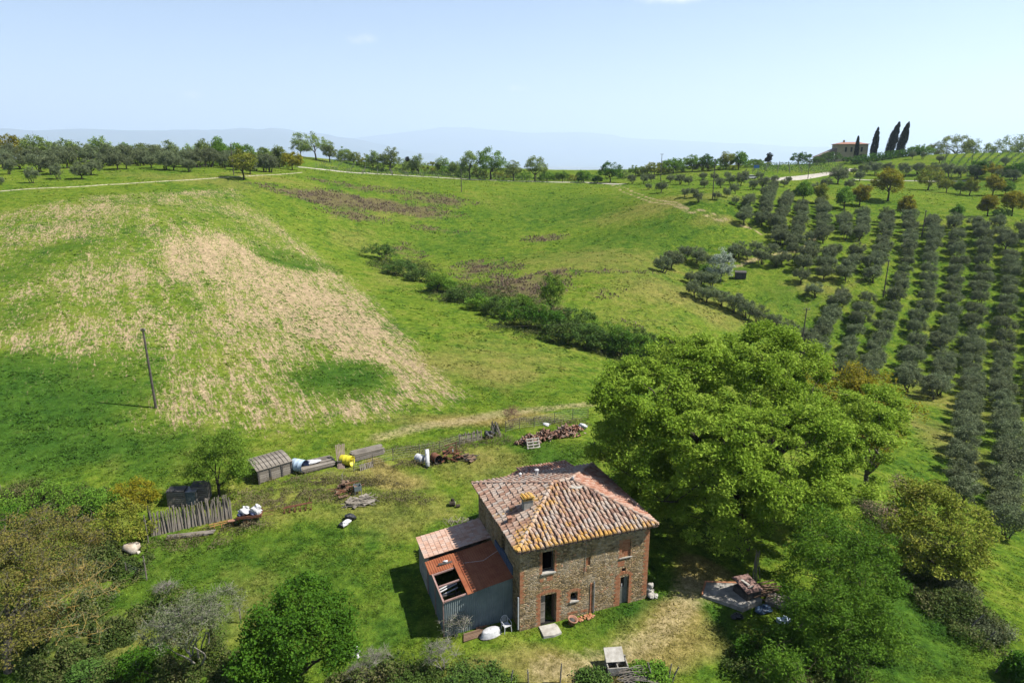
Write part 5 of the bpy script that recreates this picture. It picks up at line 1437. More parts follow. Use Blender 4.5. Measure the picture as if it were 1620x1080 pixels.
mbp = MB(); mbp.box(-.7,.7,-.5,.6,0,.06); mbp.box(-.65,-.55,-.45,-.35,0,1.5); mbp.box(.55,.65,-.45,-.35,0,1.6); mbp.box(-.65,-.55,.4,.5,0,1.55); mbp.box(.55,.65,.4,.5,0,1.7)
mbp.box(-.7,.7,-.46,-.34,1.46,1.54); mbp.box(-.7,.7,.3,.42,1.62,1.7); mbp.build('rack', M_WOODD, t)

# ------------------------------------------------------------------ things by the house
def chair():
    t = yard('plastic_chair', 'white plastic garden armchair by the corner of the tin lean-to', 'chair', at=hworld(-.75, .35), rz=HA+R_(10))
    mb = MB(); mb.box(-.22,.22,-.22,.2,.42,.45); mb.build('seat', M_WHITE, t)
    mb = MB(); P = [(-.22,.22,.45),(-.235,.27,.72),(-.16,.30,.86),(0,.31,.9),(.16,.30,.86),(.235,.27,.72),(.22,.22,.45)]; mb.tube(P, .022, 6)
    for x in (-.12,-.04,.04,.12): mb.tube([(x,.22,.45),(x,.3,.86)], .014, 5)
    mb.build('backrest', M_WHITE, t)
    for sx in (-1, 1):
        for sy in (-.2, .2):
            mb = MB(); mb.tube([(sx*.21,sy,.42),(sx*.25,sy*1.2,0)], [.026,.02], 6); mb.build('leg', M_WHITE, t)
        mb = MB(); mb.tube([(sx*.24,-.22,.43),(sx*.26,-.2,.64),(sx*.26,.05,.67),(sx*.235,.27,.68)], .02, 6); mb.build('armrest', M_WHITE, t)
chair()
t = yard('tin_tub', 'whitish upturned tub lying at the foot of the tin wall', 'tub', at=hworld(-1.75, .35), rz=HA+R_(8))
mb = MB(); prof = [(.02,.42),(.3,.42),(.36,.36),(.4,.1),(.44,.0)]
mb.lathe(prof, 20, Matrix.Diagonal((1.6,.8,1,1))); mb.build('basin', M_DIRTYW, t, True)
mb = MB(); mb.lathe([(.43,.0),(.47,.02),(.46,.05)], 20, Matrix.Diagonal((1.6,.8,1,1))); mb.build('rim', M_PLAIN, t)
t = yard('clutter_board', 'dark boards and bricks lying behind the whitish tub', 'boards', at=hworld(-2.6, .7), rz=HA+.1)
mb = MB()
for k in range(6): mb.box(-.9+.04*k, .8-.05*k, -.3+.1*k, -.22+.1*k, .0, .05+.012*k)
mb.build('board', M_WOODB, t)
mb = MB(); 
for k in range(7): mb.box(.2+.1*k, .31+.1*k, .32+.001*k, .5+.001*k, .0, .12+.01*(k%3))
mb.build('brick_row', M_BRICK, t)
t = yard('step_slab', 'pale stone slab lying before the open farmhouse door', 'slab', at=hworld(1.75, -.62), rz=HA-.06)
mb = MB(); P = [(-.55,-.45),(.1,-.52),(.62,-.4),(.6,.25),(.5,.52),(-.55,.5)]
mb.add([(x,y,.11) for x,y in P]+[(x*1.02,y*1.02,-.05) for x,y in P], [tuple(range(6))]+[(k,k+6,(k+1)%6+6,(k+1)%6) for k in range(6)]); mb.build('stone', M_PLAIN, t)
t = yard('flower_pot', 'broken terracotta pot on the ground under the small arched window', 'pot', at=hworld(3.25, -.5), rz=.4)
mb = MB(); mb.lathe([(.001,0),(.2,0),(.29,.36),(.33,.36),(.33,.43),(.27,.43),(.2,.08),(.001,.07)], 18, rotm(.2,.15)); mb.build('pot', M_TERRA, t, True)
mb = MB(); mb.blob((0,0,.3), (.2,.2,.06), .05, 2, 6); mb.build('soil', M_WOODD, t)
t = yard('brick_rubble', 'broken bricks and stones along the wall between pot and drain pipe', 'rubble', at=hworld(4.2, -.35), rz=HA)
mb = MB(); r9 = random.Random(3)
for k in range(16): mb.blob((r9.uniform(-.7,.7), r9.uniform(-.15,.2), .05), (r9.uniform(.06,.14),)*2+(r9.uniform(.04,.09),), .12, k, 4)
mb.build('stone', M_BRICK, t)
t = yard('stone_pile', 'pinkish white stones stacked at the right corner of the farmhouse', 'stones', at=hworld(9.15, -.0), rz=HA)
mb = MB()
for k, (x, y, z, s) in enumerate([(0,0,.18,.3),(.15,.3,.2,.3),(-.05,.15,.55,.26),(.1,.5,.5,.25),(.05,.1,.85,.2),(.3,-.1,.12,.2)]): mb.blob((x,y,z), (s,s*.9,s*.8), .06, k+7, 6)
mb.build('stone', M_PLAIN, t)
for (px, py, s, lab, mt) in [(210,872,26,'large pale boulder on the grass left of the stick fence',M_ROCK),(556,1036,26,'whitish wrapped rock on the grass right of the round deep green bush',M_DIRTYW)]:
    t = yard('boulder', lab, 'rock', px, py); m = mpp(t.location)
    mb = MB(); mb.blob((0,0,s*m*.25), (s*m*.5,s*m*.36,s*m*.36), .03, int(px), 9, .14, rotm(0,0,.5)); mb.build('stone', mt, t, True)
    mb = MB(); mb.blob((s*m*.42,-s*m*.15,.05), (.16,.13,.1), .05, 3, 5); mb.blob((-s*m*.45,-s*m*.12,.04), (.12,.1,.09), .05, 4, 5); mb.build('chip', mt, t)
t = yard('tree_stump', 'short cut logs lying on the grass left of the main roof', 'logs', 718, 800)
mb = MB(); mb.tube([(-.35,0,.2),(.1,.05,.22)], .2, 9); mb.tube([(.2,-.25,.13),(.5,-.15,.14)], .13, 8); mb.tube([(-.1,.2,.55),(-.15,.1,.1)], .14, 8); mb.build('log', M_BARKD, t)
mb = MB(); mb.tube([(.1,.05,.22),(.115,.05,.22)], .17, 9); mb.tube([(.5,-.15,.14),(.515,-.15,.14)], .11, 8); mb.build('cut_end', M_PLAIN, t)
t = yard('branch_pile', 'scattered dry brush beside the left house wall', 'brush', 728, 828)
mb = MB()
for k in range(34): a = r9.uniform(0,3.1); L = r9.uniform(.3,.9); x, y = r9.uniform(-1,1), r9.uniform(-.5,.5); mb.tube([(x,y,.05),(x+L*math.cos(a),y+L*math.sin(a),r9.uniform(.05,.25))], .018, 4)
mb.build('branch', M_WOODG, t)
# concrete slab and junk to the right of the house
sl0 = empty('concrete_slab', (0,0,0), 0, 'weathered concrete slab with a low kerb, right of the house', 'slab')
P = [gp(1116,922), gp(1172,926), gp(1205,955), gp(1175,968), gp(1110,944)]
mb = MB(); zt = max(p.z for p in P)+.1
mb.add([(p.x,p.y,zt) for p in P]+[(p.x,p.y,zt-.5) for p in P], [(4,3,2,1,0)]+[(k,k+5,(k+1)%5+5,(k+1)%5) for k in range(5)]); mb.build('slab', M_CONC, sl0)
mb = MB(); A_, B_, C_ = P[0], gp(1190,945), P[4]; mb.tube([(P[0].x,P[0].y,zt+.03),(P[1].x,P[1].y,zt+.03)], .07, 4); mb.tube([(P[0].x,P[0].y,zt+.03),(P[4].x,P[4].y,zt+.03)], .07, 4); mb.build('kerb', M_BRICK, sl0)
t = yard('board_hutch', 'low hutch under a tilted reddish brown board beside the concrete slab', 'hutch', 1183, 945, rz=.45)
mb = MB(); mb.add([(-.75,-.65,.95),(.65,-.65,.8),(.7,.85,1.1),(-.7,.85,1.25)]+[(-.75,-.65,.9),(.65,-.65,.75),(.7,.85,1.05),(-.7,.85,1.2)], [(0,1,2,3),(7,6,5,4),(0,4,5,1),(1,5,6,2),(2,6,7,3),(3,7,4,0)])
mb.build('roof_board', simple('brown_board', (.24,.14,.12), (.30,.19,.16), 3, .8, .004), t)
mb = MB(); mb.box(-.65,.55,-.55,.7,0,.74); mb.build('box', M_WOODD, t)
mb = MB(); mb.box(-.3,-.12,-.2,.5,1.12,1.15,rotm(0,0,0)); mb.box(-.35,.1,-.35,-.25,1.05,1.08); mb.build('white_strip', M_PLAIN, t)
t = yard('plank_heap', 'heap of orange-brown planks right of the hutch', 'planks', 1207, 943, rz=.3)
mb = MB()
for k in range(18): a = r9.uniform(-.5,.4); x, y, z = r9.uniform(-.5,.7), r9.uniform(-.6,.6), .06+.035*k; mb.box(-.8,.8,-.06,.06,0,.03,rotm(r9.uniform(-.08,.08),r9.uniform(-.12,.12),a,(x,y,z)))
mb.build('plank', M_WOODB, t)
for px, py, lab, mt, s in [(1207,968,'crumpled blue plastic sack beside the plank heap',M_BLUE,.45),(1240,985,'pale blue sack under the feathery tree',M_LBLUE,.4),(1165,978,'black bucket-shaped bag on the near edge of the slab',M_BLACK,.35)]:
    t = yard('plastic_sack', lab, 'sack', px, py); mb = MB(); mb.blob((0,0,s*.45), (s,s*.7,s*.6), .08, int(px), 8, .2); mb.build('bag', mt, t)
    mb = MB(); mb.tube([(0,0,s*.85),(.05,.02,s*1.2)], [.07,.12], 7); mb.build('neck', mt, t)
t = yard('log_heap', 'pale sawn timber and round logs heaped beneath the feathery tree', 'logs', 1235, 955, rz=-.5)
mb = MB()
for k in range(16): mb.tube([(-.9,-.6+.16*(k%8),.1+.16*(k//8)),(.9+r9.uniform(-.2,.2),-.6+.16*(k%8)+r9.uniform(-.1,.1),.1+.16*(k//8))], .08, 6)
mb.build('log', M_WOODG, t)
t = yard('pole_rack', 'grey upright poles leaning together behind the hutch', 'poles', 1195, 918)
mb = MB()
for k in range(7): mb.tube([(r9.uniform(-.4,.4),r9.uniform(-.3,.3),0),(r9.uniform(-.15,.25),.1,r9.uniform(1.6,2.3))], .03, 5)
mb.build('pole', M_WOODG, t)

# --- hutch and stick pile at the bottom edge
t = yard('concrete_hutch', 'small concrete box hutch with a tilted lid near the bottom edge', 'hutch', 975, 1060, rz=.1)
mb = MB(); mb.box(-.6,.6,-.4,-.34,0,.5); mb.box(-.6,.6,.34,.4,0,.7); mb.box(-.6,-.54,-.34,.34,0,.55); mb.box(.54,.6,-.34,.34,0,.55); mb.box(-.03,.03,-.34,.34,0,.5); mb.build('box', M_CONC, t)
mb = MB(); mb.box(-.62,.45,-.04,.8,0,.05,rotm(.5,0,0,(0,.0,.62))); mb.build('lid', M_PLAIN, t)
t = yard('terracotta_pot', 'broken orange pot and white dish left of the concrete hutch', 'pot', 960, 1058)
mb = MB(); mb.lathe([(.001,0),(.13,0),(.2,.25),(.17,.25),(.1,.05)], 14, rotm(.9,.2)); mb.build('pot', M_TERRA, t, True)
mb = MB(); mb.lathe([(.001,.02),(.14,.03),(.16,.07)], 12, Matrix.Translation((-.35,-.2,0))); mb.build('dish', M_WHITE, t)
t = yard('stick_pile', 'pile of bent dry sticks by the bottom edge below the hutch', 'sticks', 1000, 1078)
mb = MB()
for k in range(60): a = r9.uniform(-.35,.35); L = r9.uniform(1.0,1.8); x, y, z = r9.uniform(-.9,.0), r9.uniform(-.5,.6), r9.uniform(.05,.5); mb.tube([(x,y,z),(x+L*.5,y+a*L*.5,z+.12),(x+L,y+a*L,z)], .022, 4)
mb.build('stick', M_WOODG, t)
M_STAKE = simple('grey_stake', (.13,.11,.09), (.28,.25,.21), 5, .9, .01)
for i, (px, py, h, lean, lab) in enumerate([(886,1080,1.3,.05,'tall stake at the bottom edge right of the low bramble'),(836,1080,.9,-.05,'short stake at the bottom edge among brambles'),(808,1078,.8,.15,'thin leaning stake left of the short one'),(1034,1078,1.3,-.3,'leaning stake right of the stick pile'),(1057,1078,1.2,.1,'upright stake right of the leaning one'),(1062,1078,1.0,.35,'slanting stake crossing the upright one'),
    (1528,998,1.3,.75,'upper slanting stake on the lower right slope'),(1547,1028,1.4,.6,'middle slanting stake on the lower right slope'),(1574,1062,1.5,.5,'lowest slanting stake on the lower right slope'),(235,858,2.3,-.02,'tall thin post at the left end of the stick fence'),(232,915,1.8,.0,'thin post below the stick fence on its left'),(381,985,1.2,0,'thin stake between the grey shrubby tree and the round bush'),(2,775,2.3,-.1,'dark post standing in grass at the left edge')]):
    t = yard('wooden_stake', lab, 'stake', px, py); mb = MB(); mb.tube([(0,0,-.2),(lean*h*.5,.02,h*.5),(lean*h,0,h)], [.05,.045,.035], 6); mb.build('stake', M_STAKE, t)
    mb = MB(); mb.tube([(lean*h*.8-.05,-.05,h*.8),(lean*h*.8+.05,.05,h*.8)], .012, 4); mb.build('wire_tie', M_STEEL, t)

# ------------------------------------------------------------------ yard: stick fence and the stored things
def seg(pxa, pya, pxb, pyb):
    a, b = gp(pxa, pya), gp(pxb, pyb); return a, b, (b-a).length, math.atan2(b.y-a.y, b.x-a.x)
a, b, L, ang = seg(241,846,368,818)
t = empty('stick_fence', a, ang, 'ragged upright stick fence in the yard beside the round tree', 'fence')
r5 = random.Random(8)
k = 0; x = 0
NS = 98
for k in range(NS):
    x = L*k/NS + r5.uniform(-.02,.02); h = r5.uniform(1.35, 2.05); w = r5.uniform(.035,.065); ln = r5.uniform(-.14,.14)
    mb = MB(); y = r5.uniform(-.08,.08); zb = H(a.x+math.cos(ang)*x, a.y+math.sin(ang)*x)-a.z
    mb.tube([(x,y-.1,zb-.1),(x+ln*.5,y+.05,zb+h*.5),(x+ln,y+r5.uniform(0,.2),zb+h)], [w,w*.9,w*.6], 5); mb.build('stick', M_WOODG, t)
mb = MB(); z1 = b.z-a.z; mb.tube([(0,.1,.5),(L,.1,.5+z1)], .03, 5); mb.tube([(0,.12,1.2),(L,.12,1.2+z1)], .03, 5); mb.build('rail', M_WOODG, t)
mb = MB(); mb.tube([(-.05,0,-.1),(-.05,.1,2.4)], .05, 6); mb.build('post', M_WOODD, t)
t = yard('pole_stack', 'grey poles stacked flat in front of the stick fence', 'poles', 302, 846, rz=.20)
mb = MB()
for k in range(14): mb.tube([(-1.4+r5.uniform(-.3,.3),-.3+.07*(k%8),.06+.09*(k//8)),(1.5+r5.uniform(-.3,.3),-.3+.07*(k%8)+r5.uniform(-.1,.1),.08+.09*(k//8))], .045, 6)
mb.build('pole', M_WOODG, t)
for i, (px, py, w, h, lab) in enumerate([(283,796,1.3,1.25,'left grey crate stack in the shade behind the stick fence'),(300,794,1.4,1.1,'middle sheet-covered crate stack in the shade behind the stick fence'),(320,789,1.2,1.35,'right grey crate stack in the shade behind the stick fence')]):
    t = yard('crate_stack', lab, 'crates', px, py, rz=.12, group='crate stacks behind the stick fence'); n_ = 7
    mb = MB()
    for k in range(n_): mb.box(-w/2, w/2, -.45, .45, h*k/n_, h*(k+.72)/n_)
    mb.build('slats', M_WOODG if i != 1 else M_TIN, t)
    for sx in (-1, 1):
        for sy in (-.4, .4): mb = MB(); mb.box(sx*w/2-.05, sx*w/2+.05, sy-.05, sy+.05, 0, h+.02); mb.build('corner_post', M_WOODG, t)
    mb = MB(); mb.box(-w/2-.06, w/2+.06, -.52, .52, h+.03, h+.07); mb.build('cover', M_WOODD if i != 1 else M_STEEL, t)
# board shed with corrugated top
a, b, L, ang = seg(410,766,462,748)
t = empty('plank_shed', a, ang, 'low grey plank shed with a slatted roof beside the round tree', 'shed')
L = max(L, 2.9); Dp = 2.1
mb = MB()
for k in range(6): mb.box(0, L, -.02, .02, .1+.19*k, .1+.19*k+.155)
for k in range(6): mb.box(L-.02, L+.02, .03, Dp, .1+.19*k, .1+.19*k+.155)
mb.build('wall', M_WOODG, t)
mb = MB()
for x in (0, L*.35, L*.7, L): mb.box(x-.07, x+.07, -.08, -.025, 0, 1.32)
mb.box(-.05,.05,Dp-.1,Dp,0,1.5); mb.build('post', M_WOODD, t)
mb = MB()
zr = lambda y: 1.32 + .32*math.sin(min(1,(y+.1)/(Dp+.2))*math.pi*.6)
for k in range(11):
    y0, y1 = -.12+k*.21, -.12+(k+1)*.21; mb.add([(-.15,y0,zr(y0)),(L+.1,y0,zr(y0)),(L+.1,y1-.02,zr(y1-.02)),(-.15,y1-.02,zr(y1-.02))]+[(-.15,y0,zr(y0)-.04),(L+.1,y0,zr(y0)-.04),(L+.1,y1-.02,zr(y1-.02)-.04),(-.15,y1-.02,zr(y1-.02)-.04)], [(0,1,2,3),(7,6,5,4),(0,4,5,1),(1,5,6,2),(2,6,7,3),(3,7,4,0)])
rfm = mb.build('roof', M_WOODG, t)
mb = MB()
for k in range(8):
    x = .1+L/8*k; mb.tube([(x,y_,zr(y_)+.03) for y_ in (-.1,.4,.9,1.4,2.0)], .022, 4)
mb.build('batten', M_WOODD, rfm)
def drum(name, lab, px, py, r, L, ang, mat, tilt=0., inner=None, open_end=True, lz=0., group=None):
    t = yard(name, lab, 'drum', px, py, rz=ang, group=group)
    n = 24; mb = MB(); M = rotm(0, R_(90)+tilt, 0, (0,0,r))
    mb.lathe([(.001,-L/2),(r*.96,-L/2),(r,-L/2+.03),(r,-L/6),(r*1.02,-L/6+.02),(r,-L/6+.04),(r,L/6),(r*1.02,L/6+.02),(r,L/6+.04),(r,L/2-.03),(r*1.02,L/2)], n, M)
    mb.build('body', mat, t, True)
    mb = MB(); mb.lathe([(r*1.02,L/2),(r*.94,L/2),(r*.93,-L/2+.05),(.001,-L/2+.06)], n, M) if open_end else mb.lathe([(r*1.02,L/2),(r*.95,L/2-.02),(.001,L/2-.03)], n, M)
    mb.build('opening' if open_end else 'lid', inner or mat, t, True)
    return t
_sd, _sb, _sL, _sa = seg(410,766,462,748)
drum('plastic_drum', 'pale blue-white barrel lying open beside the plank shed', 474, 745, .56, 1.25, _sa-R_(62), M_LBLUE, inner=M_NAVY)
drum('plastic_drum', 'bright yellow barrel lying on its side between plank stacks', 549, 735, .46, 1.15, _sa-R_(58), M_YELL, inner=M_YELL)
def plank_stack(lab, pa, pb, depth, layers, seed, mat=M_WOODG, mess=.03, name='plank_stack'):
    a, b, L, ang = seg(*pa, *pb); t = empty(name, a, ang, lab, 'planks', None); rr = random.Random(seed); mb = MB()
    for l in range(layers):
        y = 0; z = .12 + .09*l
        while y < depth:
            w = rr.uniform(.16,.24); s0, s1 = rr.uniform(-.2,.25), rr.uniform(-.25,.2)
            mb.box(s0, L+s1, 0, w-.02, 0, .06, rotm(rr.uniform(-.02,.02), rr.uniform(-.01,.01), rr.uniform(-mess,mess), (0, y, z+rr.uniform(0,.015)))); y += w
    mb.build('plank', mat, t)
    mb = MB()
    for x in (.3, L/2, L-.3): mb.box(x-.05, x+.05, 0, depth, 0, .11)
    mb.build('bearer', M_WOODD, t)
    return t
plank_stack('weathered planks stacked left of the upright plank bundle', (478,751), (531,738), 1.8, 4, 2, mess=.06)
plank_stack('long neat plank stack right of the yellow barrel', (561,731), (609,718), 1.0, 7, 3, mess=.01)
t = yard('white_sheet', 'folded white sheet lying on the planks beside the pale blue barrel', 'sheet', 494, 738, rz=.3, lz=.45)
mb = MB(); mb.blob((0,0,.06), (.75,.4,.07), .03, 5, 8, .15); mb.build('fold', M_DIRTYW, t); mb = MB(); mb.blob((-.4,-.1,.1), (.2,.16,.1), .05, 6, 6); mb.build('stone', M_NAVY, t)
t = yard('plank_bundle', 'bundle of reddish upright planks leaning left of the yellow barrel', 'planks', 540, 741, rz=.25)
mb = MB()
for k in range(6): mb.box(-.3+.1*k, -.215+.1*k, 0, .05, 0, 2.3+.05*(k%3), rotm(-.75, .03*k-.08, 0, (0,-.05*(k%2),0)))
mb.build('plank', simple('red_grey_plank', (.26,.18,.15), (.38,.29,.25), 4, .9, .01), t)
mb = MB(); mb.box(-.35,.35,.3,.4,.5,.6); mb.tube([(-.3,.35,0),(-.3,.35,.55)], .04, 5); mb.tube([(.3,.35,0),(.3,.35,.55)], .04, 5); mb.build('trestle', M_WOODD, t)
t = yard('bent_stake', 'thin white bent stake standing below the yellow barrel', 'stake', 541, 762)
mb = MB(); mb.tube([(0,0,0),(.05,0,.7),(.35,.1,1.25)], [.03,.03,.02], 5); mb.build('stake', M_PLAIN, t)
# sacks on a barrow
t = yard('garden_barrow', 'rusty two-wheeled barrow standing right of the stick fence', 'barrow', 397, 826, rz=.2)
mb = MB(); mb.box(-.95,.9,-.5,.5,.62,.68); mb.box(-.95,.9,-.54,-.5,.64,.85); mb.box(-.95,.9,.5,.54,.64,.85); mb.build('tray', M_RUSTD, t)
for sx in (-.6, .6):
    mb = MB(); mb.lathe([(.28,-.03),(.33,-.03),(.33,.03),(.28,.03),(.28,-.03)], 18, rotm(R_(90),0,0,(sx*.3,sx*.9,.33))); w = mb.build('wheel', M_BLACK, t)
    mb = MB(); [mb.tube([(sx*.3,sx*.9,.33),(sx*.3+.28*math.cos(q),sx*.9,.33+.28*math.sin(q))], .012, 4) for q in np.linspace(0,5.4,7)]; mb.build('spokes', M_RUSTD, w)
for sy in (-.35, .35):
    mb = MB(); mb.tube([(.8,sy,.64),(1.5,sy*.9,.72),(1.75,sy*.9,.70)], .025, 5); mb.build('handle', M_RUSTD, t)
    mb = MB(); mb.tube([(.6,sy,.62),(.75,sy*1.3,.0)], .03, 5); mb.build('leg', M_WOODG, t)
for i, (px, py, s, lab) in enumerate([(388,808,.46,'left white sack heaped on the rusty barrow'),(406,801,.5,'right white sack heaped on the rusty barrow')]):
    tb_ = yard('white_sack', lab, 'sack', at=(t.location.x + (-.45 if i == 0 else .42), t.location.y + (-.02 if i == 0 else .16)), rz=.3*i)
    tb_.location.z = t.location.z + .67
    mb = MB(); mb.blob((0,0,.28), (s*.85,.36,.29), .07, 20+i, 9, .24); mb.blob((.12,.15,.5), (.26,.22,.17), .08, 30+i, 8, .24); mb.build('bag', M_DIRTYW, tb_)
    mb = MB(); mb.blob((-.2,-.32,.16), (.2,.12,.14), .08, 40+i, 6, .2); mb.build('dark_fold', M_NAVY, tb_)
def scrap(name, lab, px, py, spec, mat, rz=0, cat='scrap', part='bar', extra=None):
    t = yard(name, lab, cat, px, py, rz=rz); mb = MB()
    for p in spec: mb.tube([p[0], p[1]], p[2] if len(p) > 2 else .03, 5)
    mb.build(part, mat, t)
    return t
t = scrap('rusty_harrow', 'rust-orange trestle frame lying between stick fence and barrow', 360, 832, [((-1.3,-.1,.35),(1.2,.25,.5),.04),((-1.2,-.35,.3),(.9,0,.45),.035),((-.4,-.25,.4),(-.35,-.3,0),.03),((.4,-.1,.4),(.45,-.2,0),.03),((.8,.15,.45),(.9,.1,0),.03),((-.9,-.1,.3),(-.95,-.2,0),.03)], simple('orange_rust', (.42,.18,.06), (.55,.28,.12), 5, .85, .005), .25)
mb = MB(); mb.box(.1,.7,-.25,.05,.46,.52); mb.build('plate', M_TERRA, t)
t = scrap('rusty_plough', 'long rusty cultivator frame on the grass between sacks and scrap heap', 470, 808, [((-1.1,-.15,.35),(1.2,.3,.55),.05),((-1.0,.1,.35),(1.0,.45,.5),.04)]+[((-.9+.4*k,-.1+.08*k,.4),(-.95+.4*k,-.3+.08*k,.0),.03) for k in range(6)]+[((.9,.3,.5),(1.0,.35,1.0),.03)], M_RUSTD, .1)
mb = MB(); [mb.box(-1.0+.4*k,-.86+.4*k,-.36+.08*k,-.3+.08*k,0,.16) for k in range(6)]; mb.build('tine_foot', M_RUSTD, t)
r6 = random.Random(77)
def heap(lab, px, py, n, sx, sy, sz, mats, rz=0, cat='scrap heap', name='scrap_heap', ln=(.8,1.8), rad=.035, nm=('bar','sheet')):
    t = yard(name, lab, cat, px, py, rz=rz)
    for mi, mat in enumerate(mats):
        mb = MB()
        for k in range(n):
            x, y, z = r6.uniform(-sx,sx), r6.uniform(-sy,sy), r6.uniform(.05,sz); L = r6.uniform(*ln); a = r6.uniform(-.6,.6)+ (.6 if mi else 0); e = r6.uniform(-.35,.35)
            z = z*(1-.5*abs(x)/sx)
            if mi % 2 == 0: mb.tube([(x-L/2*math.cos(a),y-L/2*math.sin(a),max(.03,z-L/2*e)),(x+L/2*math.cos(a),y+L/2*math.sin(a),max(.03,z+L/2*e))], rad*r6.uniform(.7,1.4), 5)
            else: mb.box(-L*.3,L*.3,-.12,.12,0,.03,rotm(r6.uniform(-.6,.6),e,a,(x,y,z+.05)))
        mb.build(nm[mi % len(nm)], mat, t)
    return t
heap('tangled heap of rusty iron bars and machine frames in the middle of the yard', 547, 778, 16, .8, .7, 1.0, [M_RUSTD, M_WOODB], .8)
heap('heap of grey boards and pale scrap right below the rusty bar heap', 568, 795, 14, .9, .7, .5, [M_WOODG, M_WOODG, M_WOODG], .1, 'scrap heap')
t = yard('scrap_crate', 'upturned blue-grey crate on top of the board heap', 'crate', 566, 780, rz=.4); mb = MB(); mb.box(-.3,.3,-.3,.3,.35,.4); [mb.box(a,b,c,d,.4,.75) for a,b,c,d in ((-.3,.3,-.3,-.27),(-.3,.3,.27,.3),(-.3,-.27,-.27,.27),(.27,.3,-.27,.27))]; mb.build('crate_box', M_TIN, t)
for x in (-.27,.27):
    for y in (-.27,.27): mb = MB(); mb.tube([(x,y,0),(x,y,.36)], .03, 4); mb.build('leg', M_STEEL, t)
t = yard('rubbish_bag', 'black and white torn rubbish bag lying below the board heap', 'bag', 549, 828, rz=1.2)
mb = MB(); mb.blob((.55,.05,.28), (.45,.38,.28), .08, 51, 8, .22); mb.blob((-.45,.2,.15), (.25,.2,.15), .08, 53, 6, .2); mb.build('black_bag', M_BLACK, t)
mb = MB(); mb.blob((-.25,-.1,.2), (.5,.22,.2), .06, 52, 8, .2); mb.build('white_bag', M_WHITE, t)
# drums by the wire fence
t = drum('steel_drum', 'pale blue and white barrel lying beyond the yard fence pole', 665, 731, .38, .8, 2.5, M_DIRTYW, inner=M_LBLUE, open_end=False)
t = yard('white_pipe', 'thick white pipe propped against the barrels', 'pipe', 677, 738, rz=0.05)
mb = MB(); mb.tube([(0,-.2,.1),(-.05,.25,.7),(-.1,.75,1.35)], .19, 12); mb.build('tube', M_WHITE, t, True); mb = MB(); mb.tube([(-.03,.0,.38),(-.035,.03,.42)], .215, 12); mb.tube([(-.07,.45,.96),(-.075,.48,1.0)], .215, 12); mb.build('collar', M_DIRTYW, t)
drum('rusty_drum', 'rust-red steel drum right of the thick white pipe', 690, 731, .42, .9, -.9, M_RUSTD, inner=M_WOODD)
heap('rusty farm machinery with an orange arm right of the drums', 712, 728, 14, 1.0, .5, 1.3, [M_RUSTD, M_RUSTD], .2, 'machinery', 'farm_machinery', (.5,1.6), .04)
t = scrap('iron_frame', 'upright rusty iron frame with a blue grip beside the farm machinery', 722, 727, [((0,0,0),(0,0,1.8),.05),((0,0,1.7),(-1.1,-.1,1.4),.05),((-.25,-.1,0),(-.25,-.1,1.1),.03)], M_RUSTD)
mb = MB(); mb.tube([(-.3,-.15,.7),(-.3,-.15,1.1)], .05, 6); mb.build('grip', M_LBLUE, t)
heap('low dark heap of twigs and scrap at the right end of the machinery', 738, 726, 12, .7, .5, .4, [M_WOODD, M_WOODB], 0, 'scrap heap')
# fence panels behind
def panel(lab, pa, pb, h, seed, mat=M_WOODG, lean=.25, name='slat_fence'):
    a, b, L, ang = seg(*pa, *pb); t = empty(name, a, ang, lab, 'fence'); rr = random.Random(seed); mb = MB(); n = int(L/.16)
    for k in range(n): x = L*k/n; mb.box(0,.1,0,.03,0,h*rr.uniform(.8,1.05),rotm(-lean*rr.uniform(.6,1.3),rr.uniform(-.08,.08),0,(x,0,0)))
    mb.build('slats', mat, t); mb = MB(); mb.box(0,L,.1,.15,h*.3,h*.38); mb.box(0,L,.2,.25,h*.7,h*.78); mb.build('rail', M_WOODD, t)
panel('dark slatted fence panel leaning behind the rusty machinery', (727,703), (764,695), 1.1, 3)
t = yard('pole_bundle', 'bundle of grey poles leaning on the wire fence behind the house', 'poles', 783, 690)
mb = MB(); [mb.tube([(r6.uniform(-.7,.7),r6.uniform(-.2,.3),0),(r6.uniform(-.3,.4),.3,r6.uniform(.9,1.5))], .04, 5) for _ in range(16)]; mb.build('pole', M_WOODG, t)
t = yard('dark_tarp', 'dark tarp over sticks beside the leaning pole bundle', 'tarp', 775, 692); mb = MB(); mb.blob((0,0,.3), (.55,.4,.45), .06, 9, 8, .2); mb.build('sheet', M_BLACK, t)
# tile and brick heaps
def brick_heap(lab, px, py, sx, sy, sz, n, mat, seed, rz=.3):
    t = yard('tile_heap', lab, 'tile heap', px, py, rz=rz); rr = random.Random(seed)
    for part, fac in (('broken_tiles', 1), ('rubble', 0)):
        mb = MB()
        for k in range(n):
            x, y = rr.gauss(0,.5)*sx, rr.gauss(0,.5)*sy; z = sz*math.exp(-(x/sx)**2*1.2-(y/sy)**2*1.2)*rr.uniform(.3,1)
            M = rotm(rr.uniform(-1,1), rr.uniform(-1,1), rr.uniform(0,3.1), (x,y,z+.08))
            if fac: mb.tube([(-.2,0,0),(.2,0,0)], .085, 6, caps=False, M=M)
            else: mb.box(-.13,.13,-.06,.06,-.03,.03,M)
        mb.build(part, mat, t)
brick_heap('left heap of dark broken roof tiles behind the white pallet', 836, 700, .9, .7, .8, 60, M_HEAP, 1)
brick_heap('middle heap of stacked terracotta tiles topped by a white lump', 862, 694, 1.2, .6, .9, 90, M_HEAP, 2)
brick_heap('right heap of rust-coloured bricks and tiles', 893, 688, 1.3, .6, 1.0, 110, M_HEAP, 3)
brick_heap('small heap of terracotta tiles at the far right end', 908, 682, .7, .4, .6, 40, M_TILER, 4)
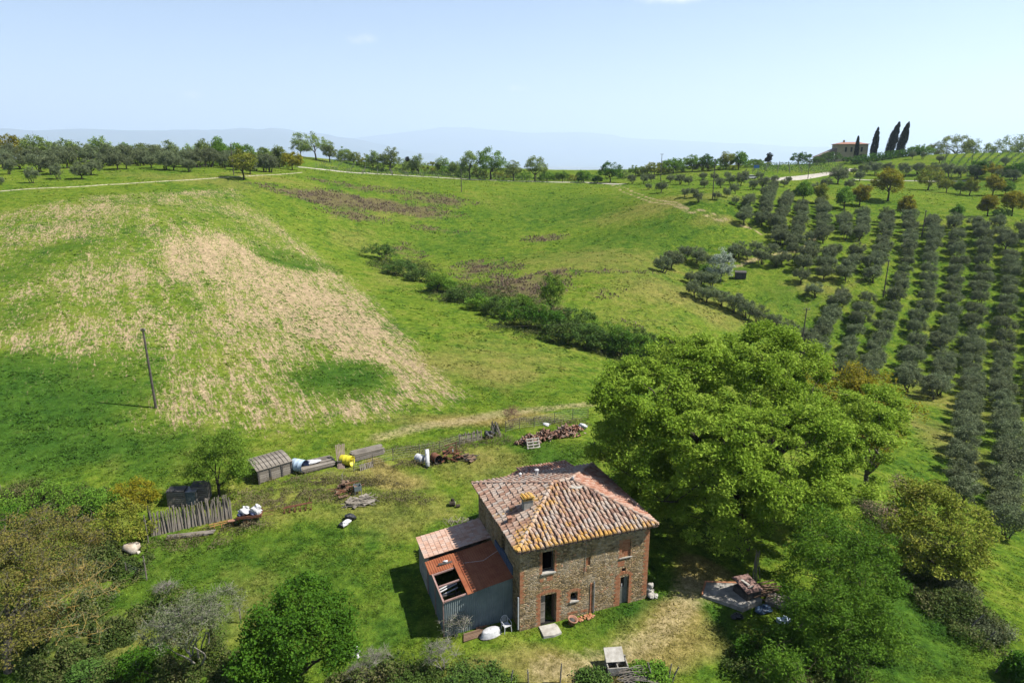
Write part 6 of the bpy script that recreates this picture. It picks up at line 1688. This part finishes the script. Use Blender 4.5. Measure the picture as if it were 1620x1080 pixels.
t = yard('wood_pallet', 'white wooden pallet leaning in front of the dark tile heap', 'pallet', 845, 709, rz=.3)
mb = MB(); M = rotm(-.5,0,0)
for k in range(4): mb.box(-.65,.65,0,.04,.02+.28*k,.14+.28*k,M)
mb.build('slats', M_PLAIN, t); mb = MB(); [mb.box(x-.05,x+.05,.045,.12,0,1.0,M) for x in (-.58,0,.58)]; mb.build('bearer', M_PLAIN, t)
for px, py, s, lab in [(921,677,.42,'white sack at the right end of the tile heaps'),(864,680,.3,'white lump on top of the middle tile heap')]:
    t = yard('white_sack', lab, 'sack', px, py, lz=.0 if s > .4 else .45); mb = MB(); mb.blob((0,0,s*.5), (s*1.2,s*.8,s*.6), .04, int(px), 8, .15); mb.build('bag', M_WHITE, t); mb = MB(); mb.tube([(s,0,s*.5),(s*1.35,0,s*.55)], [.06,.1], 6); mb.build('neck', M_WHITE, t)
# wire fence
def wire_fence(pp, lab, h=1.2, name='wire_fence'):
    P = [gp(*q) for q in pp]; t = empty(name, (0,0,0), 0, lab, 'fence')
    for p in P:
        mb = MB(); mb.tube([(p.x,p.y,p.z-.1),(p.x,p.y,p.z+h)], .035, 5); mb.build('post', M_STAKE, t)
    mb = MB()
    for a, b in zip(P[:-1], P[1:]):
        for k in range(5): z = h*(.15+.2*k); mb.tube([(a.x,a.y,a.z+z),(b.x,b.y,b.z+z)], .007, 3, False)
        n = int((b-a).length/.5)
        for k in range(n): q = a.lerp(b, k/n); mb.tube([(q.x,q.y,q.z+h*.15),(q.x,q.y,q.z+h*.95)], .004, 3, False)
    mb.build('wire_mesh', M_STEEL, t)
wire_fence([(800,684),(822,678),(845,676),(877,670),(906,664),(930,662)], 'wire mesh fence on thin posts behind the tile heaps')
wire_fence([(560,745),(590,736),(622,728),(664,722),(696,716),(727,706)], 'wire mesh fence on thin posts behind the drums and machinery')
wire_fence([(232,918),(200,905),(150,910),(80,905)], 'low wire fence running left from the thin post below the boulder', .8)
panel('low pale fence piece lying left of the wire fence behind the yard', (570,745), (592,738), .6, 5)

# ------------------------------------------------------------------ poles and wires
M_POLE = simple('tarred_pole', (.07,.06,.05), (.15,.13,.11), 3, .9, .01)
def pole(px, py, h, lab, cross=False, lamp=False, lean=0.):
    g = gp(px, py); t = empty('power_pole', g, 0, lab, 'utility pole', None)
    mb = MB(); mb.tube([(0,0,-.3),(lean*h*.5,0,h*.5),(lean*h,0,h)], [.14,.12,.09], 8); mb.build('pole', M_POLE, t)
    mb = MB()
    if cross: mb.box(lean*h-.55, lean*h+.55, -.05, .05, h-.35, h-.25)
    else: mb.box(lean*h-.22, lean*h+.22, -.04, .04, h-.3, h-.22)
    mb.build('crossbar', M_POLE, t)
    for s_ in (-1, 1):
        mb = MB(); w = .5 if cross else .18; mb.tube([(lean*h+s_*w,0,h-.22),(lean*h+s_*w,0,h-.02)], .05, 6); mb.build('insulator', M_STEEL, t)
    if lamp:
        mb = MB(); mb.box(-.15,.15,-.12,.12,h-.9,h-.4); mb.build('junction_box', M_STEEL, t)
    return Vector((g.x+lean*h, g.y, g.z+h-.1))
def hpx(px, py, top):  # height that shows as the pole's length
    g = gp(px, py); d = g.y; z = at_y(px, top, d)[2]; return z-g.z
P1 = pole(247, 645, hpx(247,645,519), 'tall dark pole standing in the ploughed field', lean=-.025)
P2 = pole(370, 277, hpx(370,277,228), 'pole at the right end of the olive grove by the pale track')
P3_ = pole(730, 304, hpx(730,304,268), 'short pole alone in the meadow below the big round roadside tree')
P4 = pole(1045, 287, hpx(1045,287,243), 'pole with a crossbar in front of the wood strip', True)
P5 = pole(1127, 316, hpx(1127,316,252), 'tall pole with a box among the scattered olives', False, True)
P6 = pole(1266, 560, hpx(1266,560,487), 'dark pole rising just behind the huge green tree', True, lean=.03)
P7 = pole(1397, 470, hpx(1397,470,411), 'pole between the orchard rows near the clearing', lean=.02)
P8 = pole(1458, 375, hpx(1458,375,333), 'pole in the upper part of the orchard rows', lean=.02)
P9 = pole(1278, 283, hpx(1278,283,254), 'thin pole with a crossbar beside the white road', True)
P10 = pole(1537, 258, hpx(1537,258,232), 'pole on the skyline by the hilltop vineyard')
P11 = pole(1494, 262, hpx(1494,262,232), 'thin yellowish pole beside the skyline bush')
def wire(a, b, sag, lab, r=.012, off=(0,0)):
    n = 16; mb = MB(); mid = [(a.lerp(b, k/n) - Vector((0,0,sag*4*(k/n)*(1-k/n)))) for k in range(n+1)]
    for o in off: mb.tube([(p.x, p.y+o, p.z) for p in mid], r*.6, 3, False)
    t = mb.build('overhead_wire', M_POLE); tag(t, lab, 'wire', None)
wire(P1, P6, 1.2, 'long overhead wire sagging from the field pole to the pole behind the huge tree', .014, (0,))
wire(P1, Vector((P1.x-70, P1.y-6, P1.z+2)), 1.0, 'overhead wire running left from the field pole', .012, (0,))
wire(P6, P7, .6, 'overhead wire between the pole behind the huge tree and the clearing pole', .014, (-.3,.3))
wire(P7, P8, .6, 'overhead wire climbing between the two orchard poles', .014, (-.3,.3))
# ------------------------------------------------------------------ roadside sign, orchard hut, villa
t = empty('road_sign', gd(1196, 285), 0, 'plain blue rectangular sign standing by the white road', 'sign')
mb = MB(); mb.box(-1.1,1.1,-.03,.03,1.9,3.1); mb.build('board', simple('sign_blue', (.05,.17,.42), (.07,.20,.46), 2, .5, 0), t)
mb = MB(); mb.tube([(-.8,.06,-.2),(-.8,.06,3.0)], .05, 6); mb.tube([(.8,.06,-.2),(.8,.06,3.0)], .05, 6); mb.build('post', M_STEEL, t)
t = yard('orchard_hut', 'small black shed in the grass beside the silvery tree', 'hut', 1171, 440, rz=-.2)
mb = MB(); mb.box(-1.1,1.1,-.7,.7,0,1.3); mb.build('wall', M_WOODD, t); mb = MB(); mb.add([(-1.2,-.8,1.28),(1.2,-.8,1.28),(1.2,.8,1.5),(-1.2,.8,1.5),(-1.2,-.8,1.34),(1.2,-.8,1.34),(1.2,.8,1.56),(-1.2,.8,1.56)], [(3,2,1,0),(4,5,6,7),(0,1,5,4),(1,2,6,5),(2,3,7,6),(3,0,4,7)]); mb.build('roof', M_WOODD, t)
for px, py, lab in [(1187,287,'white parked car by the junction of the white road')]:
    g = gd(1187, 262); t = empty('parked_car', g, .2, lab, 'car')
    mb = MB(); prof = [(-2.1,.35),(-2.1,.8),(-1.9,.95),(-1.2,1.0),(-.6,1.45),(.9,1.48),(1.6,1.0),(2.1,.9),(2.15,.35)]
    vs = [(x,-.85,z) for x,z in prof]+[(x,.85,z) for x,z in prof]; n = len(prof)
    mb.add(vs, [tuple(range(n)), tuple(reversed(range(n,2*n)))]+[(k,k+n,(k+1)%n+n,(k+1)%n) for k in range(n)]); bd = mb.build('body', M_WHITE, t)
    mb = MB(); mb.box(-.95,1.2,-.86,.86,1.02,1.36); mb.build('windows', M_GLASS, t)
    for x in (-1.35,1.4):
        for y in (-.8,.8): mb = MB(); mb.tube([(x,y-.1,.33),(x,y+.1,.33)], .33, 14); mb.build('wheel', M_BLACK, t)
def villa():
    g = gd(1334, 372); m = mpp(g)
    t = empty('hilltop_villa', (g.x, g.y, g.z), R_(-8), 'stone villa with a shallow red tile roof on the hilltop', 'house')
    w = 38*m; h = at_y(1334, 228, 372)[2] - g.z; wallm = simple('ochre_villa_wall', (.48,.38,.23), (.62,.51,.33), .6, .9, .02)
    opn = [(w*.66,w*.74,h*.2,h*.5),(w*.82,w*.9,h*.2,h*.5),(w*.66,w*.74,h*.62,h*.85),(w*.82,w*.9,h*.62,h*.85),(w*.2,w*.28,h*.62,h*.85),(w*.42,w*.5,h*.62,h*.85)]
    def frame(u0): return lambda u, d, z: (u+u0, d, z)
    X0 = -11.6*m; mb = MB(); wall_panel(mb, w*1.2, h, [(a+w*.1,b+w*.1,c,d) for a,b,c,d in opn], frame(X0), .4, -3.5)
    mb.box(X0,X0+.4,.4,9,-3.5,h); mb.box(X0+w*1.2-.4,X0+w*1.2,.4,9,-3.5,h); mb.box(X0,X0+w*1.2,9,9.4,-3.5,h); mb.build('wall', wallm, t)
    for a,b,c,d in opn: q = MB(); q.box(a+w*.1+X0,b+w*.1+X0,.2,.25,c,d); q.build('window', M_GLASS, t)
    xa, xb = X0-.5, X0+w*1.2+.5; mb = MB(); zr_ = h+1.6*m*2; 
    mb.add([(xa,-.6,h),(xb,-.6,h),(xb,10,h),(xa,10,h),(xa+4,4.6,zr_),(xb-4,4.6,zr_),(xa,-.6,h-.2),(xb,-.6,h-.2),(xb,10,h-.2),(xa,10,h-.2)], [(0,1,5,4),(1,2,5),(2,3,4,5),(3,0,4),(6,7,1,0),(7,8,2,1),(8,9,3,2),(9,6,0,3),(9,8,7,6)])
    rf = mb.build('roof', simple('villa_tile', (.36,.17,.11), (.46,.25,.18), 1.2, .9, .03, stretch=(6,.6,1)), t)
    mb = MB(); mb.box(w*.3+X0,w*.3+X0+.8,4,4.8,h,zr_+1); mb.build('chimney', wallm, rf)
    # lower wing to the left with a long lean-to roof
    lw = 28*m; mb = MB(); x1 = X0; x0 = X0-lw; h2 = h*.42; mb.box(x0,x1,1,8,-3.5,h2); mb.build('wing', simple('grey_villa_stone', (.26,.23,.19), (.36,.32,.26), .8, .9, .03), t)
    mb = MB(); mb.add([(x0-.6,.3,h2*.9),(x1,.3,h*.8),(x1,8.6,h*.8),(x0-.6,8.6,h2*.9),(x0-.6,.3,h2*.9-.3),(x1,.3,h2-.1),(x1,8.6,h2-.1),(x0-.6,8.6,h2*.9-.3)], [(0,1,2,3),(7,6,5,4),(0,4,5,1),(1,5,6,2),(2,6,7,3),(3,7,4,0)]); mb.build('wing_roof', simple('grey_tile', (.20,.15,.13), (.30,.24,.20), 1, .9, .02), t)
villa()
for i, (px, d, w, lab) in enumerate([(1318,345,1.4,'folded white parasol on the villa terrace')]):
    t = empty('garden_parasol', gd(px, d), 0, lab, 'parasol'); mb = MB(); mb.tube([(0,0,0),(0,0,4)], .06, 6); mb.build('pole', M_WHITE, t); mb = MB(); mb.lathe([(.1,4.2),(.35,3.4),(.45,1.6),(.3,1.5)], 10); mb.build('canopy', M_WHITE, t)

# ------------------------------------------------------------------ the air: one box round everything below the sky
def build_haze():
    m = bpy.data.materials.new('air_haze'); m.use_nodes = True
    nt = m.node_tree; nt.nodes.clear()
    out = nt.nodes.new('ShaderNodeOutputMaterial'); v = nt.nodes.new('ShaderNodeVolumePrincipled')
    v.inputs['Color'].default_value = (.60, .73, .90, 1); v.inputs['Density'].default_value = HAZE
    v.inputs['Anisotropy'].default_value = 0.2
    nt.links.new(v.outputs[0], out.inputs['Volume'])
    b = MB().box(-62000, 62000, -61000, 62000, -420, 1900)
    o = b.build('haze', m); tag(o, kind='stuff')
HAZE = 8e-5
build_haze()
